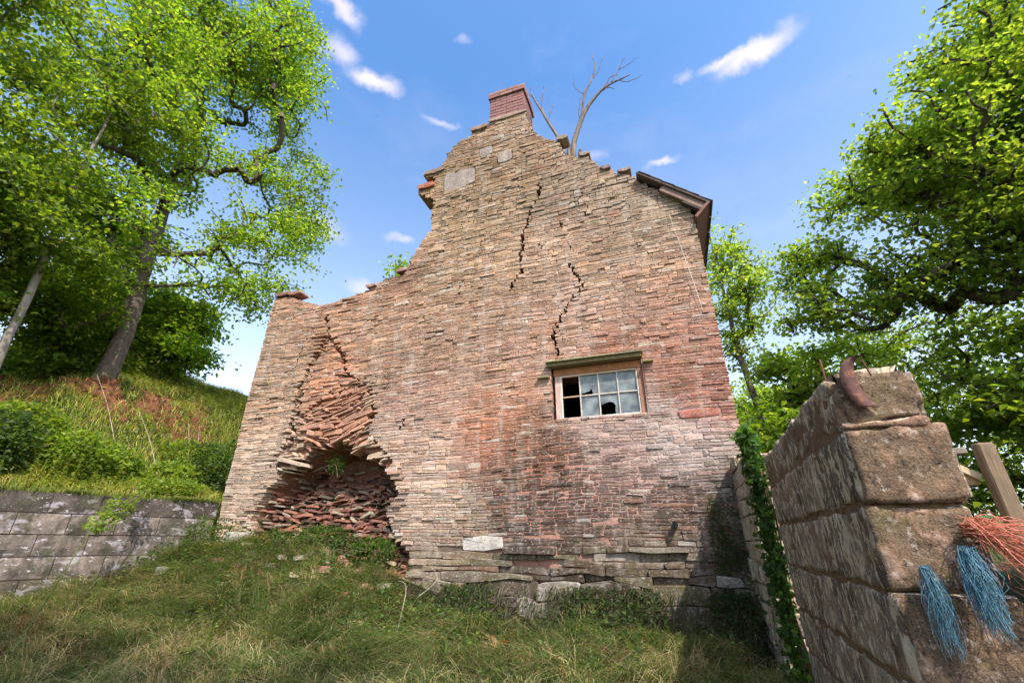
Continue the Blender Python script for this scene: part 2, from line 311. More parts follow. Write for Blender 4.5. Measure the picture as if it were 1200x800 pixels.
def inpoly(px, pz, poly):
    px = np.asarray(px, float); pz = np.asarray(pz, float); r = np.zeros(np.broadcast(px, pz).shape, bool); n = len(poly)
    for a in range(n):
        x0, z0 = poly[a]; x1, z1 = poly[(a+1) % n]
        if z0 == z1: continue
        r ^= ((z0 > pz) != (z1 > pz)) & (px < (x1-x0)*(pz-z0)/(z1-z0)+x0)
    return r
def distpoly(px, pz, poly, closed=True):
    d = np.full(np.shape(px), 1e9); n = len(poly)
    for a in range(n if closed else n-1):
        p = np.array(poly[a]); q = np.array(poly[(a+1) % n]); e = q-p; L = e@e+1e-12
        t = np.clip(((px-p[0])*e[0]+(pz-p[1])*e[1])/L, 0, 1)
        d = np.minimum(d, np.hypot(px-p[0]-t*e[0], pz-p[1]-t*e[1]))
    return d
def scan(poly, z):
    xs = []; n = len(poly)
    for a in range(n):
        x0, z0 = poly[a]; x1, z1 = poly[(a+1) % n]
        if (z0 > z) != (z1 > z): xs.append((x1-x0)*(z-z0)/(z1-z0)+x0)
    xs.sort(); return list(zip(xs[::2], xs[1::2]))
def crack_x(pl, z):
    for a in range(len(pl)-1):
        (x0, z0), (x1, z1) = pl[a], pl[a+1]
        if min(z0, z1) <= z < max(z0, z1): return x0+(x1-x0)*(z-z0)/(z1-z0)
    return None
# colours of the stones over the wall (stained, limewashed and raw zones): x, z, radius, stone colour, mortar colour, mortar recess, lime
ZONES = np.array([
 (-6.0,3.9,1.1, .36,.27,.20, .22,.15,.10, .020), (-5.9,2.4,.9, .42,.35,.29, .24,.18,.13, .018), (-5.3,5.0,.7, .36,.235,.17, .24,.11,.08, .030), (-4.0,5.2,.8, .36,.23,.165, .26,.12,.08, .028),
 (-3.6,4.2,1.1, .37,.26,.19, .25,.16,.11, .018), (-3.1,2.6,.9, .47,.38,.32, .33,.22,.17, .016), (-2.9,1.9,.8, .44,.37,.31, .28,.19,.14, .016), (-2.4,6.6,1.0, .31,.235,.15, .13,.09,.055, .032),
 (-1.8,7.7,.9, .30,.22,.15, .12,.085,.055, .034), (-.6,6.3,.9, .29,.235,.18, .14,.10,.07, .028), (-2.6,5.3,1.1, .37,.275,.195, .22,.15,.10, .022), (-1.0,5.0,1.0, .37,.275,.21, .22,.15,.11, .020),
 (.3,5.3,.6, .37,.30,.23, .24,.17,.12, .016), (.3,4.5,.8, .36,.25,.19, .26,.16,.12, .014), (-2.4,4.1,1.0, .42,.295,.22, .34,.20,.14, .013), (.2,3.6,.8, .33,.18,.135, .40,.25,.20, .013),
 (.6,2.9,.5, .33,.165,.13, .42,.25,.21, .012), (-.6,2.55,.6, .42,.32,.29, .45,.33,.30, .008), (.3,2.45,.5, .40,.36,.35, .42,.35,.33, .008), (-2.1,2.9,.7, .33,.16,.10, .42,.19,.12, .010),
 (-1.6,2.4,.65, .13,.08,.055, .43,.18,.12, .008), (-1.7,1.85,.8, .05,.043,.038, .33,.17,.125, .008), (-.9,1.85,.8, .07,.052,.042, .46,.25,.20, .007), (-.1,1.9,.7, .10,.074,.062, .44,.27,.23, .008),
 (.55,1.8,.45, .10,.085,.062, .12,.10,.07, .012), (-.5,1.25,.8, .12,.10,.07, .06,.05,.035, .03), (-2.5,1.35,.6, .26,.22,.16, .10,.08,.06, .03), (-1.9,3.6,.7, .41,.27,.20, .36,.20,.15, .012),(-1.0,4.2,.6, .40,.28,.22, .32,.2,.15, .014),
 (-4.75,4.1,.42, .43,.24,.15, .20,.10,.07, .026), (-4.5,3.7,.42, .43,.22,.14, .20,.10,.07, .03), (-4.9,4.5,.3, .40,.25,.16, .20,.10,.07, .028),
 (-3.2,3.4,.6, .42,.27,.22, .34,.2,.16, .014)])
def zone(x, z):
    x = np.asarray(x, float); z = np.asarray(z, float)
    xw = x+(vn(x*1.7, z*1.7, s=51)-.5)*.5; zw = z+(vn(x*1.7, z*1.7, s=52)-.5)*.35
    w = np.exp(-((xw[..., None]-ZONES[:, 0])**2+(zw[..., None]-ZONES[:, 1])**2)/(ZONES[:, 2]*.62)**2)+1e-9
    w = w/w.sum(-1, keepdims=True)
    r = w@ZONES[:, 3:]
    return r[..., 0:3], r[..., 3:6], r[..., 6]

# --- stone shapes: 10-point outline, sides, bevelled face
def _stone_faces(n=10):
    f4, f3 = [], []
    for k in range(n):
        j = (k+1) % n
        f4.append([k, j, n+j, n+k]); f4.append([n+k, n+j, 2*n+j, 2*n+k]); f3.append([2*n+k, 2*n+j, 3*n])
    return np.array(f4), np.array(f3)
SF4, SF3 = _stone_faces()
def stone_verts(bl, bm_, br, tl, tm, tr, y0, depth, rr, c=.13):
    """six 2-D corner points (x,z) of a stone's face -> 31 vertices; y0 is the face plane, material lies behind it"""
    L = lambda a, b, t: a+(b-a)*t
    bl, bm_, br, tl, tm, tr = [np.array(p, float) for p in (bl, bm_, br, tl, tm, tr)]
    h = max(.01, tl[1]-bl[1]); w = max(.02, br[0]-bl[0]); e1 = min(.45, c*h*1.3/w*(.5+rr.rand())); e2 = min(.45, c*h*1.3/w*(.5+rr.rand()))
    P = np.array([L(bl, bm_, e1*2), bm_, L(bm_, br, 1-e2*2), L(br, tr, c*(.5+rr.rand())), L(br, tr, 1-c*(.5+rr.rand())), L(tm, tr, 1-e2*2), tm, L(tl, tm, e1*2), L(bl, tl, 1-c*(.5+rr.rand())), L(bl, tl, c*(.5+rr.rand()))])
    P = P+(rr.rand(10, 2)-.5)*min(.014, h*.15)
    ce = P.mean(0); V = np.zeros((31, 3))
    V[:10, 0], V[:10, 2] = P[:, 0], P[:, 1]; V[:10, 1] = y0+depth
    V[10:20, 0], V[10:20, 2] = P[:, 0], P[:, 1]; V[10:20, 1] = y0+h*.035+rr.rand(10)*.002
    k = min(.008, h*.09)
    d = P-ce; ln = np.linalg.norm(d, axis=1)[:, None]+1e-9; Q = P-d/ln*k
    V[20:30, 0], V[20:30, 2] = Q[:, 0], Q[:, 1]; tx, tz = (rr.rand(2)-.5)*np.array([.022, .07])
    V[20:30, 1] = y0+(Q[:, 0]-ce[0])*tx+(Q[:, 1]-ce[1])*tz+(rr.rand(10)-.5)*min(.008, h*.09)
    V[30] = (ce[0]+(rr.rand()-.5)*w*.3, y0-rr.rand()*min(.006, h*.08), ce[1]+(rr.rand()-.5)*h*.2)
    return V
STONES = []     # (verts, colour, projected size, material key)
CAMP = np.array([0, 0, 1.5])
def add_stone(V, col, mk='stone'):
    c = V[10:20].mean(0); e = V[10:20].max(0)-V[10:20].min(0); d2 = ((c-CAMP)**2).sum()
    STONES.append((V, np.clip(col, .01, .7), e[0]*e[2]/d2, mk))
def jitter_col(c, rr, a=.2):
    v = 1+(rr.rand()-.5)*2*a; h = (rr.rand()-.5)
    return np.array([c[0]*v*(1+.10*h), c[1]*v, c[2]*v*(1-.16*h)])
def warp(u, z):
    return (fbm(u*.45, z*.45, s=70, o=2)-.5)*.16+(fbm(u*1.6, z*1.6, s=72, o=2)-.5)*.028
rs = np.random.RandomState(5)
# courses
cz = [.62]
while cz[-1] < 8.5:
    z = cz[-1]
    if z < 1.0: h = rs.uniform(.14, .2)
    elif z < 1.47: h = rs.uniform(.035, .085)
    elif z < 3.2: h = rs.uniform(.028, .044)
    elif z < 5.4: h = rs.uniform(.022, .042)
    else: h = rs.uniform(.026, .054)
    cz.append(z+h)
def bnd(i, u):                       # height of course line i at x = u
    z = cz[i]
    return z+warp(u, z)*sstep(1.3, 2.0, z)+(vn(u*4.2, i*7.3, s=80)-.5)*(.62*(cz[i]-cz[i-1] if i else .05))
def split_len(z, rr):
    if z < 1.0: return rr.uniform(.35, .9)
    if z < 1.47: return rr.uniform(.16, .62)
    if z < 3.2: return rr.uniform(.06, .23)*(1.4 if rr.rand() < .15 else 1)
    return (.05+.25*rr.rand()**1.5)*(1.5 if rr.rand() < .08 else 1)
BIG = [(-3.0,-2.42,6.98,7.36),(-2.02,-1.75,7.28,7.5),(-2.35,-2.1,7.55,7.74),(.2,.62,2.72,2.81),(-2.35,-1.85,1.42,1.56)]
blocked = []
for i in range(len(cz)-1):
    zm = (cz[i]+cz[i+1])/2
    zw = zm+0.0
    segs = scan(OUT, zw)
    cuts = scan(HOLE, zw)
    if zm < 3.7: cuts = cuts+scan(RED, zw)
    if WIN[2] < zm < WIN[3]: cuts.append((WIN[0], WIN[1]))
    if 2.70 < zm <= WIN[2]+.01: pass
    cuts += [(a, b) for (a, b, k) in blocked if k == i]
    for bx0, bx1, bz0, bz1 in BIG:
        if bz0 < zm < bz1: cuts.append((bx0, bx1))
    for pl, wd in CR:
        cx = crack_x(pl, zm)
        if cx is not None:
            w2 = wd*(.15+1.5*rs.rand()*(.4+.9*float(vn(zm*4, cx, s=66)))); j = (rs.rand()-.5)*.05
            cuts.append((cx+j-w2/2, cx+j+w2/2))
    iv = []
    for a, b in segs:
        a += rs.uniform(-.03, .03) if zm > 5 else rs.uniform(-.006, .006); b += rs.uniform(-.03, .03) if zm > 5.4 else rs.uniform(-.006, .006)
        cur = [(a, b)]
        for c0, c1 in cuts:
            nxt = []
            for p, q in cur:
                if c1 <= p or c0 >= q: nxt.append((p, q)); continue
                if c0 > p: nxt.append((p, c0))
                if c1 < q: nxt.append((c1, q))
            cur = nxt
        iv += cur
    for a, b in iv:
        if b-a < .02: continue
        u = a
        while u < b-.015:
            L = split_len(zm, rs)
            if rs.rand() < .05 and 1.5 < zm: L *= 1.6
            e = min(u+L, b)
            if b-e < .05: e = b
            top = i+1
            near_hole = float(distpoly(np.array((u+e)/2), np.array(zm), HOLE))
            if rs.rand() < .07 and i+2 < len(cz) and zm > 1.5 and e-u < .3 and near_hole > .1 and not (WIN[2]-.12 < zm < WIN[3]) and len(scan(OUT, (cz[i+1]+cz[i+2])/2)) and zm < 7.9:
                s2 = scan(OUT, (cz[i+1]+cz[i+2])/2)
                if any(p < u and e < q for p, q in s2): top = i+2; blocked.append((u, e, i+1))
            um_ = (u+e)/2; sc_, mc_, mr_ = zone(um_, zm)
            g2 = (.0014+.004*rs.rand()**2 if zm > 2.6 else .002+.0055*rs.rand()) if mr_ < .0135 else .0014+.0055*rs.rand()**3
            um = (u+e)/2+(rs.rand()-.5)*(e-u)*.3
            k0, k1 = i, top
            sl_ = (rs.rand(2)-.5)*.012
            pts = [(u+g2+sl_[0], bnd(k0, u)+g2), (um, bnd(k0, um)+g2), (e-g2+sl_[1], bnd(k0, e)+g2), (u+g2-sl_[0], bnd(k1, u)-g2), (um, bnd(k1, um)-g2), (e-g2-sl_[1], bnd(k1, e)-g2)]
            if min(pts[3][1]-pts[0][1], pts[5][1]-pts[2][1]) > .009 and e-u > .025:
                y = GY+(rs.rand()-.5)*(.003+mr_*.22)+(vn(u*2.1, zm*2.1, s=83)-.5)*.03
                if rs.rand() < .05: y -= .012
                dep = .13
                if zm < 1.47: y -= rs.uniform(-.03, .09)+max(0, 1.3-zm)*.30; dep = .4; g2 += rs.rand()**2*.022
                if zm < 4.75 and u < -3.6 and zm > 2.6:
                    dk = float(distpoly(np.array(um_), np.array(zm), CR[2][0], False)); dk = min(dk, float(distpoly(np.array(um_), np.array(zm), CR[4][0], False))*1.4)
                    if dk < .16 and rs.rand() < .45:
                        y += rs.uniform(-.02, .085); tt = (rs.rand()-.5)*.05; pts = [(p_[0], p_[1]+(tt if q_ % 3 == 0 else (-tt if q_ % 3 == 2 else 0))) for q_, p_ in enumerate(pts)]
                        if rs.rand() < .22: u = e; continue
                dO = float(distpoly(np.array((u+e)/2), np.array(zm), OUT[1:-3], False))
                if dO < .12: dep = .42
                if near_hole < .12: y -= rs.uniform(-.01, .035); dep = .3
                col = jitter_col(sc_*(np.array([1.04,.89,.80]) if zm < 4.6 else np.array([1.03,.89,.78]))*(.93 if zm > 5.9 else 1)*(.75+.5*float(vn(um_*.9, zm*1.3, s=67))), rs, .30)
                q = rs.rand()
                if q < .05: col = jitter_col(np.array([.50,.44,.37]), rs, .12)*.5+col*.5
                elif q < .15: col = col*.68
                elif q < .24: col = col*.6+np.array([.33,.15,.10])*.4
                if zm < 1.47:
                    col = col*.75
                    if rs.rand() < .35: col = col*.6+np.array([.14,.13,.06])*.4
                add_stone(stone_verts(*pts, y, dep, rs), col)
            u = e
for bx0, bx1, bz0, bz1 in BIG:
    zc = (bz0+bz1)/2; wz = float(warp(np.array((bx0+bx1)/2), np.array(zc))) if zc > 1.6 else 0
    c = np.array([.27,.215,.185]) if zc > 5 else (np.array([.36,.12,.09]) if zc > 2 else np.array([.44,.40,.36]))
    m_ = (bx0+bx1)/2; q5 = min(.03, (bz1-bz0)*.1); V_ = stone_verts((bx0+.01,bz0+wz),(m_,bz0+wz-q5*.5),(bx1-.01,bz0+wz+q5),(bx0-.01,bz1+wz-q5),(m_,bz1+wz+q5*.4),(bx1-.02,bz1+wz),GY-.025 if zc < 2 else GY-.004,.15,rs,.07)
    add_stone(V_, c)
# --- the slumped, tilted red slabs between the cracks and the arch: courses in a V
def vcourse(zb, u):
    uc = np.interp(zb, [2.2, 3.2, 4.2, 4.8], [-4.46, -4.5, -4.75, -4.95])
    tl = np.interp(zb, [2.2, 2.9, 3.3, 3.9, 4.6], [.22, .16, .05, -.03, -.03]); tr = np.interp(zb, [2.2, 3.2, 3.6, 4.6], [.26, .30, .12, -.06])
    d = u-uc
    return zb+np.where(d < 0, -d*tl, d*tr)+(vn(u*1.8, zb*1.2, s=88)-.5)*.12
zb = 1.7
while zb < 4.75:
    h = (rs.uniform(.015, .036) if rs.rand() < .8 else rs.uniform(.05, .08)) if zb < 3.7 else rs.uniform(.026, .048)
    u = -5.5+rs.rand()*.2
    while u < -3.3:
        L = (.05+.32*rs.rand()**1.5)*(1.4 if h > .05 else 1); e = u+L; um = (u+e)/2
        zm = float(vcourse(zb, um))+h/2
        if inpoly(um, zm, RED) and (inpoly(u+.04, float(vcourse(zb, u+.04))+h/2, RED) or rs.rand() < .3):
            d_arch = float(distpoly(np.array(um), np.array(zm), HOLE))
            z0, z1 = float(vcourse(zb, u)), float(vcourse(zb, e)); tw = (rs.rand()-.5)*(.045 if zm < 3.5 else .014)
            z0 += tw; z1 -= tw; g2 = .0015
            pts = [(u+g2, z0+g2), (um, (z0+z1)/2+g2), (e-g2, z1+g2), (u+g2+rs.rand()*.012, z0+h-g2), (um, (z0+z1)/2+h-g2), (e-g2-rs.rand()*.02, z1+h-g2)]
            red = sstep(4.7, 4.2, zm)*sstep(.9, .2, abs(um+4.45))
            y = GY+.03*sstep(.5, .1, d_arch)*-1+rs.uniform(-.045, .05)*(.35 if zm > 3.5 else 1)+.02
            c = np.array([.42,.225,.15])*(.5+.5*red)+np.array([.40,.30,.22])*(.5-.5*red)
            if um > -3.95 or (um < -5.0 and zm < 2.9): c = c*.35+np.array([.47,.38,.27])*.65
            add_stone(stone_verts(*pts, y, .22, rs), jitter_col(c, rs, .24), 'redstone')
        u = e+(.004 if rs.rand() < .85 else rs.uniform(.01, .04))
    zb += h*rs.uniform(1.0, 1.04)
# --- rubble heart of the wall seen inside the arch
zb = .95
while zb < 2.85:
    h = rs.uniform(.018, .045); u = -5.8
    while u < -2.9:
        L = rs.uniform(.05, .24); e = u+L; um = (u+e)/2; zm = zb+h/2+(vn(um*2, zb*2, s=90)-.5)*.12
        d = float(distpoly(np.array(um), np.array(zm), HOLE)); ins = inpoly(um, zm, HOLE)
        if (ins or d < .12) and rs.rand() < .9:
            dp = (.10+(.24+.22*float(sstep(1.95, 2.3, zm)))*min(1, d/.13)) if ins else .14
            dp *= np.interp(zm, [1.2, 1.7, 2.1, 2.5], [.35, .7, 1.0, 1.25])
            y = GY+dp+rs.uniform(-.09, .05)+(.05 if zm > 2.2 else 0); tw = (rs.rand()-.5)*.05; g2 = .004
            z0, z1 = zm-h/2-tw, zm-h/2+tw
            pts = [(u+g2, z0), (um, (z0+z1)/2), (e-g2, z1), (u+rs.rand()*.03, z0+h-g2), (um, (z0+z1)/2+h-g2), (e-rs.rand()*.03, z1+h-g2)]
            q = rs.rand(); c = np.array([.28,.13,.09]) if q < .5 else (np.array([.15,.09,.065]) if q < .8 else np.array([.32,.25,.175]))  # red-brown rubble, its colours darkened to stand for shade in the cavity
            add_stone(stone_verts(*pts, y, .2, rs), jitter_col(c, rs, .3), 'redstone')
        u = e+rs.uniform(0, .03)
    zb += h*1.02

house = empty('ruined_house', (-2.75, 5.1, .8), 'tall ruined stone gable with long cracks, a collapsed arch and brick chimney', 'ruined house')
HB = np.array([-2.75, 5.1, .8])
gable = bpy.data.objects.new('gable_wall', None)
# wall core: height field of mortar behind the faces, with cracks, arch and window let in
cs = .03
gu = np.arange(-6.25, .76, cs); gz = np.arange(.6, 8.36, cs)
UU, WW = np.meshgrid(gu, gz)
cellx, cellz = UU[:-1, :-1]+cs/2, WW[:-1, :-1]+cs/2
inside = inpoly(cellx, cellz, OUT) & ~((cellx > WIN[0]) & (cellx < WIN[1]) & (cellz > WIN[2]) & (cellz < WIN[3]))
scol, mcol, mrec = zone(UU, WW); kk = sstep(3.0, 2.4, WW)[..., None]; kh = sstep(5.4, 6.4, WW)[..., None]; mcol = mcol*kk+(mcol*.35+scol*.55)*(1-kk); mcol = mcol*(1-.25*kh)
dep = mrec*.38+.0015+(vn(UU*2.1, WW*2.1, s=83)-.5)*.03
dh = distpoly(UU, WW, HOLE); ih = inpoly(UU, WW, HOLE)
dep = np.where(ih, .14+(.32+.24*sstep(1.9, 2.3, WW))*np.clip(dh/.12, 0, 1), dep)
dep = dep+np.where(inpoly(UU, WW, RED), .05, 0)
for pl, wd in CR:
    dc = distpoly(UU, WW, pl, False); dep = np.maximum(dep, .30*sstep(wd*.9+.02, wd*.4, dc))
fl = sstep(.12, .0, distpoly(UU, WW, OUT[1:-3], False)); dep = dep+fl*.03
dep = dep+(fbm(UU*16, WW*16, s=95, o=2)-.5)*.008
yF = GY+np.clip(dep, 0, .72)
jx = UU+(vn(UU*31, WW*31, s=96)-.5)*.02*0; Vf = np.stack([jx, yF, WW], -1).reshape(-1, 3)
Vb = Vf.copy(); Vb[:, 1] = GY+.8
nu, nz_ = len(gu), len(gz); N0 = nu*nz_
idx = (np.arange(nz_-1)[:, None]*nu+np.arange(nu-1)[None])
fi = idx[inside]; Ff = np.stack([fi, fi+1, fi+nu+1, fi+nu], -1); Fb = np.stack([fi, fi+nu, fi+nu+1, fi+1], -1)+N0
sides = []
pad = np.pad(inside, 1)
for dz_, dx_, a, b in ((0, -1, nu, 0), (0, 1, 1, nu+1), (-1, 0, 0, 1), (1, 0, nu+1, nu)):
    nb = pad[1+dz_:pad.shape[0]-1+dz_, 1+dx_:pad.shape[1]-1+dx_]
    e = idx[inside & ~nb]; sides.append(np.stack([e+a, e+b, e+b+N0, e+a+N0], -1))
Fall = np.concatenate([Ff, Fb]+sides)
mc = mcol.reshape(-1, 3).copy(); dd = yF.reshape(-1)-GY
mc = np.where((ih.reshape(-1) | (inpoly(UU, WW, RED).reshape(-1)))[:, None], np.array([.20,.10,.065]), mc)
used = np.unique(Fall); rem = -np.ones(2*N0, int); rem[used] = np.arange(len(used))
VV = np.concatenate([Vf, Vb])[used]; CC = np.concatenate([mc, mc])[used]
link(gable, house); gable.location = (0, 0, 0); gable.empty_display_size = .1
core = obj('wall_core', raw_mesh('wall_core', VV-HB, rem[Fall], CC, M['mortar']), gable)
# largest 300 stones are objects, the rest one part
order = sorted(range(len(STONES)), key=lambda k: -STONES[k][2])
def stone_obj(k, parent, base, name='stone'):
    V_, c, _, mk = STONES[k]; ce = V_[10:20].mean(0)
    me = raw_mesh(name, V_-ce, [SF4, SF3], np.tile(c, (31, 1)), M[mk])
    return obj(name, me, parent, ce-base)
for k in order[:300]: stone_obj(k, gable, HB)
for mk, nm in (('stone', 'rubble_masonry'), ('redstone', 'slumped_masonry')):
    ks = [k for k in order[300:] if STONES[k][3] == mk]
    V_ = np.concatenate([STONES[k][0] for k in ks])-HB; off = np.arange(len(ks))[:, None, None]*31
    me = raw_mesh(nm, V_, [(SF4[None]+off).reshape(-1, 4), (SF3[None]+off).reshape(-1, 3)], np.repeat(np.array([STONES[k][1] for k in ks]), 31, 0), M[mk])
    obj(nm, me, gable, kind='stuff')
print('stones', len(STONES))
# a few ledges of stone jutting out of the broken left shoulder
for (x, z, w, h, c) in ((-3.52,7.14,.34,.10,(.40,.13,.07)),(-3.42,7.44,.42,.09,(.22,.15,.11)),(-2.55,8.2,.34,.08,(.27,.17,.12)),(-2.2,8.28,.72,.07,(.30,.20,.14)),(-1.0,7.40,.2,.07,(.30,.22,.15)),(-.66,6.93,.18,.06,(.27,.2,.14)),(-.36,6.55,.16,.06,(.2,.12,.1)),(-.12,6.42,.2,.05,(.24,.15,.12)),(-6.25,5.49,.35,.06,(.27,.13,.11)),(-5.95,5.46,.3,.06,(.3,.15,.12)),(-3.75,5.47,.2,.06,(.28,.15,.13)),(-4.3,5.29,.22,.05,(.33,.16,.13))):
    V_ = stone_verts((x+.03,z),(x+w/2,z-.01),(x+w,z+.005),(x,z+h*.9),(x+w/2,z+h),(x+w-.02,z+h),GY-.035,.22,rs,.2)
    STONES.append((V_, np.array(c), 0, 'stone')); stone_obj(len(STONES)-1, gable, HB)

# --- chimney
chim = bpy.data.objects.new('chimney', None); link(chim, house); chim.location = (0, 0, 0)
cx0, cx1, cy0, cy1, cz0, cz1 = -2.19, -1.55, 5.12, 5.72, 8.33, 9.0
obj('chimney_core', bbox_mesh('chimney_core', (cx1-cx0-.03, cy1-cy0-.03, cz1-cz0+.06), M['mortar'], .002, (.30,.20,.19)), chim, Vector(((cx0+cx1)/2, (cy0+cy1)/2, cz0))-Vector(HB))
bm_cache = {}
def brick(px, py, pz, w, d, col):
    key = (round(w, 3), round(d, 3), rs.randint(4)); 
    if key not in bm_cache:
        q = rs.rand(); c = (.25,.125,.115) if q < .5 else ((.19,.105,.105) if q < .8 else (.31,.17,.14))
        bm_cache[key] = bbox_mesh('brick', (w, d, .064), M['brick'], .004, c, .002, rs.randint(999))
    obj('brick', bm_cache[key], chim, Vector((px, py, pz))-Vector(HB))
nc = int((cz1-cz0)/.0745)
for r_ in range(nc+2):
    z = cz0+r_*.0745; o_ = 0 if r_ < nc else .03; hd = .1
    X0, X1, Y0, Y1 = cx0-o_, cx1+o_, cy0-o_, cy1+o_
    n = 3; w = (X1-X0)/n
    for face in (0, 1):
        yy = Y0+.045 if face == 0 else Y1-.045
        offs = 0 if r_ % 2 == 0 else w/2
        xs = [X0+q*w-offs for q in range(n+2)]
        for q in range(len(xs)-1):
            a, b = max(xs[q], X0), min(xs[q+1], X1)
            if b-a > .03: brick((a+b)/2, yy+rs.uniform(-.003, .003), z, b-a-.009, .09, None)
        xx = X0+.045 if face == 0 else X1-.045
        L = Y1-Y0-.18; w3 = L/2; offs = 0 if r_ % 2 else w3/2
        ys = [Y0+.09+q*w3-offs for q in range(4)]
        for q in range(3):
            a, b = max(ys[q], Y0+.09), min(ys[q+1], Y1-.09)
            if b-a > .03: brick(xx+rs.uniform(-.003, .003), (a+b)/2, z, .09, b-a-.009, None)

# --- window
wx0, wx1, wz0, wz1 = WIN
win = bpy.data.objects.new('window', None); link(win, house); win.location = (0, 0, 0)
def wbar(name, x0, x1, z0, z1, y, t, m, col, tilt=0, seed=0):
    me = bbox_mesh(name, (x1-x0, t, z1-z0), M[m], .004, col, .0015, seed)
    o = obj(name, me, win, Vector(((x0+x1)/2, y, z0))-Vector(HB)); o.rotation_euler.y = tilt; return o
FY = GY+.085
RED_W = (.36,.17,.10)
wbar('frame_head', wx0+.02, wx1-.005, 3.405, 3.50, FY, .09, 'wood', (.36,.16,.07), 0, 1)
wbar('frame_sill', wx0+.02, wx1-.005, 2.80, 2.842, FY-.01, .11, 'wood', (.42,.27,.22), 0, 2)
wbar('frame_jamb', wx0+.035, wx0+.10, 2.843, 3.404, FY, .085, 'wood', (.48,.33,.28), 0, 3)
wbar('frame_jamb', wx1-.075, wx1-.008, 2.843, 3.404, FY, .085, 'wood', (.30,.15,.10), 0, 4)
wbar('lintel_board', wx0-.03, wx1+.0, 3.503, 3.55, GY-.01, .12, 'wood', (.19,.15,.07), 0, 5)
wbar('drip_slate', wx0-.05, wx1+.02, 3.552, 3.572, GY-.02, .16, 'slate', (.25,.23,.13), 0, 6)
for (sx, sz, ww) in ((wx0-.17, 3.37, .16), (wx1+.005, 3.43, .12)):
    wbar('side_slate', sx, sx+ww, sz, sz+.022, GY-.01, .1, 'slate', (.22,.19,.08), 0, 7)
gx0, gx1, gz0, gz1 = wx0+.101, wx1-.076, 2.843, 3.404
WC = (.46,.42,.36)
y_s = FY-.02
wbar('casement_stile', gx0, gx0+.02, gz0, gz1, y_s, .035, 'paint', (.60,.50,.44), 0, 8); wbar('casement_stile', gx1-.02, gx1, gz0, gz1, y_s, .035, 'paint', WC, 0, 9)
wbar('casement_rail', gx0+.021, gx1-.021, gz1-.022, gz1, y_s, .034, 'paint', (.55,.42,.30), 0, 10); wbar('casement_rail', gx0+.021, gx1-.021, gz0, gz0+.022, y_s, .034, 'paint', WC, 0, 11)
ix0, ix1, iz0, iz1 = gx0+.021, gx1-.021, gz0+.0225, gz1-.0225
pw = (ix1-ix0-3*.016)/4; zmid = (iz0+iz1)/2
for q in range(3):
    a = ix0+(q+1)*pw+q*.016; wbar('glazing_bar', a, a+.016, iz0, iz1, y_s, .028, 'paint', WC, 0, 20+q)
for q in range(4):
    a = ix0+q*(pw+.016); wbar('glazing_bar', a+.001, a+pw-.001, zmid-.008, zmid+.008, y_s, .026, 'paint', WC if q else (.45,.30,.2), 0, 30+q)
def pane(q, r_, poly=None):
    a = ix0+q*(pw+.016); z0, z1 = (iz0, zmid-.008) if r_ == 0 else (zmid+.008, iz1)
    P = poly or [(0,0),(1,0),(1,1),(0,1)]
    P = [(a+x*pw, z0+y*(z1-z0)) for x, y in P]; n = len(P)
    V_ = np.array([[x, y_s+.004, z] for x, z in P]+[[x, y_s+.007, z] for x, z in P])-HB
    me = bpy.data.meshes.new('pane'); me.from_pydata(V_.tolist(), [], [list(range(n)), list(range(n, 2*n))[::-1]]+[[k, n+k, n+(k+1) % n, (k+1) % n] for k in range(n)])
    me.materials.append(M['glass']); obj('pane', me, win)
pane(1, 0); pane(3, 0); pane(2, 1); pane(3, 1)
pane(1, 1, [(1,0),(1,1),(0,1),(0,.08),(.5,.18),(.62,.3),(.7,.05),(.68,0)])
pane(2, 0, [(0,0),(.02,.5),(.2,.55),(.35,.6),(.52,.63),(.7,.58),(.82,.42),(.78,.22),(.8,.0),(1,0),(1,1),(0,1)])
# --- the rest of the house behind the gable
def hp(name, x0, x1, y0, y1, z0, z1, m, col, **k):
    return obj(name, bbox_mesh(name, (x1-x0, y1-y0, z1-z0), M[m], .003, col), house, Vector(((x0+x1)/2, (y0+y1)/2, z0))-Vector(HB), **k)
hp('side_wall', .32, .765, 5.91, 9.6, .5, 5.0, 'stone', (.3,.2,.15))
hp('rear_wall', -6.2, .31, 9.4, 9.85, .5, 4.6, 'stone', (.3,.2,.15))
hp('broken_side_wall', -6.25, -5.8, 5.91, 9.39, .5, 3.4, 'stone', (.34,.24,.18))
hp('added_ceiling_slab', -2.6, .31, 5.91, 9.39, 4.2, 4.35, 'wood', (.12,.08,.05))  # unseen slab added over the room to keep the window interior dark
hp('partition', -2.75, -2.6, 5.91, 9.39, .8, 4.35, 'plaster', (.22,.17,.13))
# roof remnant: rafters, slates, fascia
roof = bpy.data.objects.new('roof', None); link(roof, house); roof.location = (0, 0, 0)
sd = Vector((.95-.16, 0, 5.50-6.25)).normalized(); up_ = Vector((-sd.z, 0, sd.x)) if sd.x > 0 else Vector((0,0,1))
def rp(u, y, h): return Vector((.14, 0, 6.27))+sd*u+up_*h+Vector((0, y, 0))
def roofbox(name, u0, u1, y0, y1, h0, h1, m, col, seed=0):
    P = [rp(u, y, h) for h in (h0, h1) for (u, y) in ((u0, y0), (u1, y0), (u1, y1), (u0, y1))]
    V_ = np.array([list(p) for p in P]); V_ += (np.random.RandomState(seed).rand(8, 3)-.5)*.006
    obj(name, raw_mesh(name, V_-HB, BOXF, np.tile(np.array(col), (8, 1)), M[m]), roof)
RL = 1.13
for k, y in enumerate((5.03, 5.66, 6.2, 6.8, 7.4, 8.0, 8.6, 9.2)): roofbox('rafter', .02 if k else .45, RL-.03, y, y+.06, -.10, -.012, 'wood', (.24,.16,.12), k)
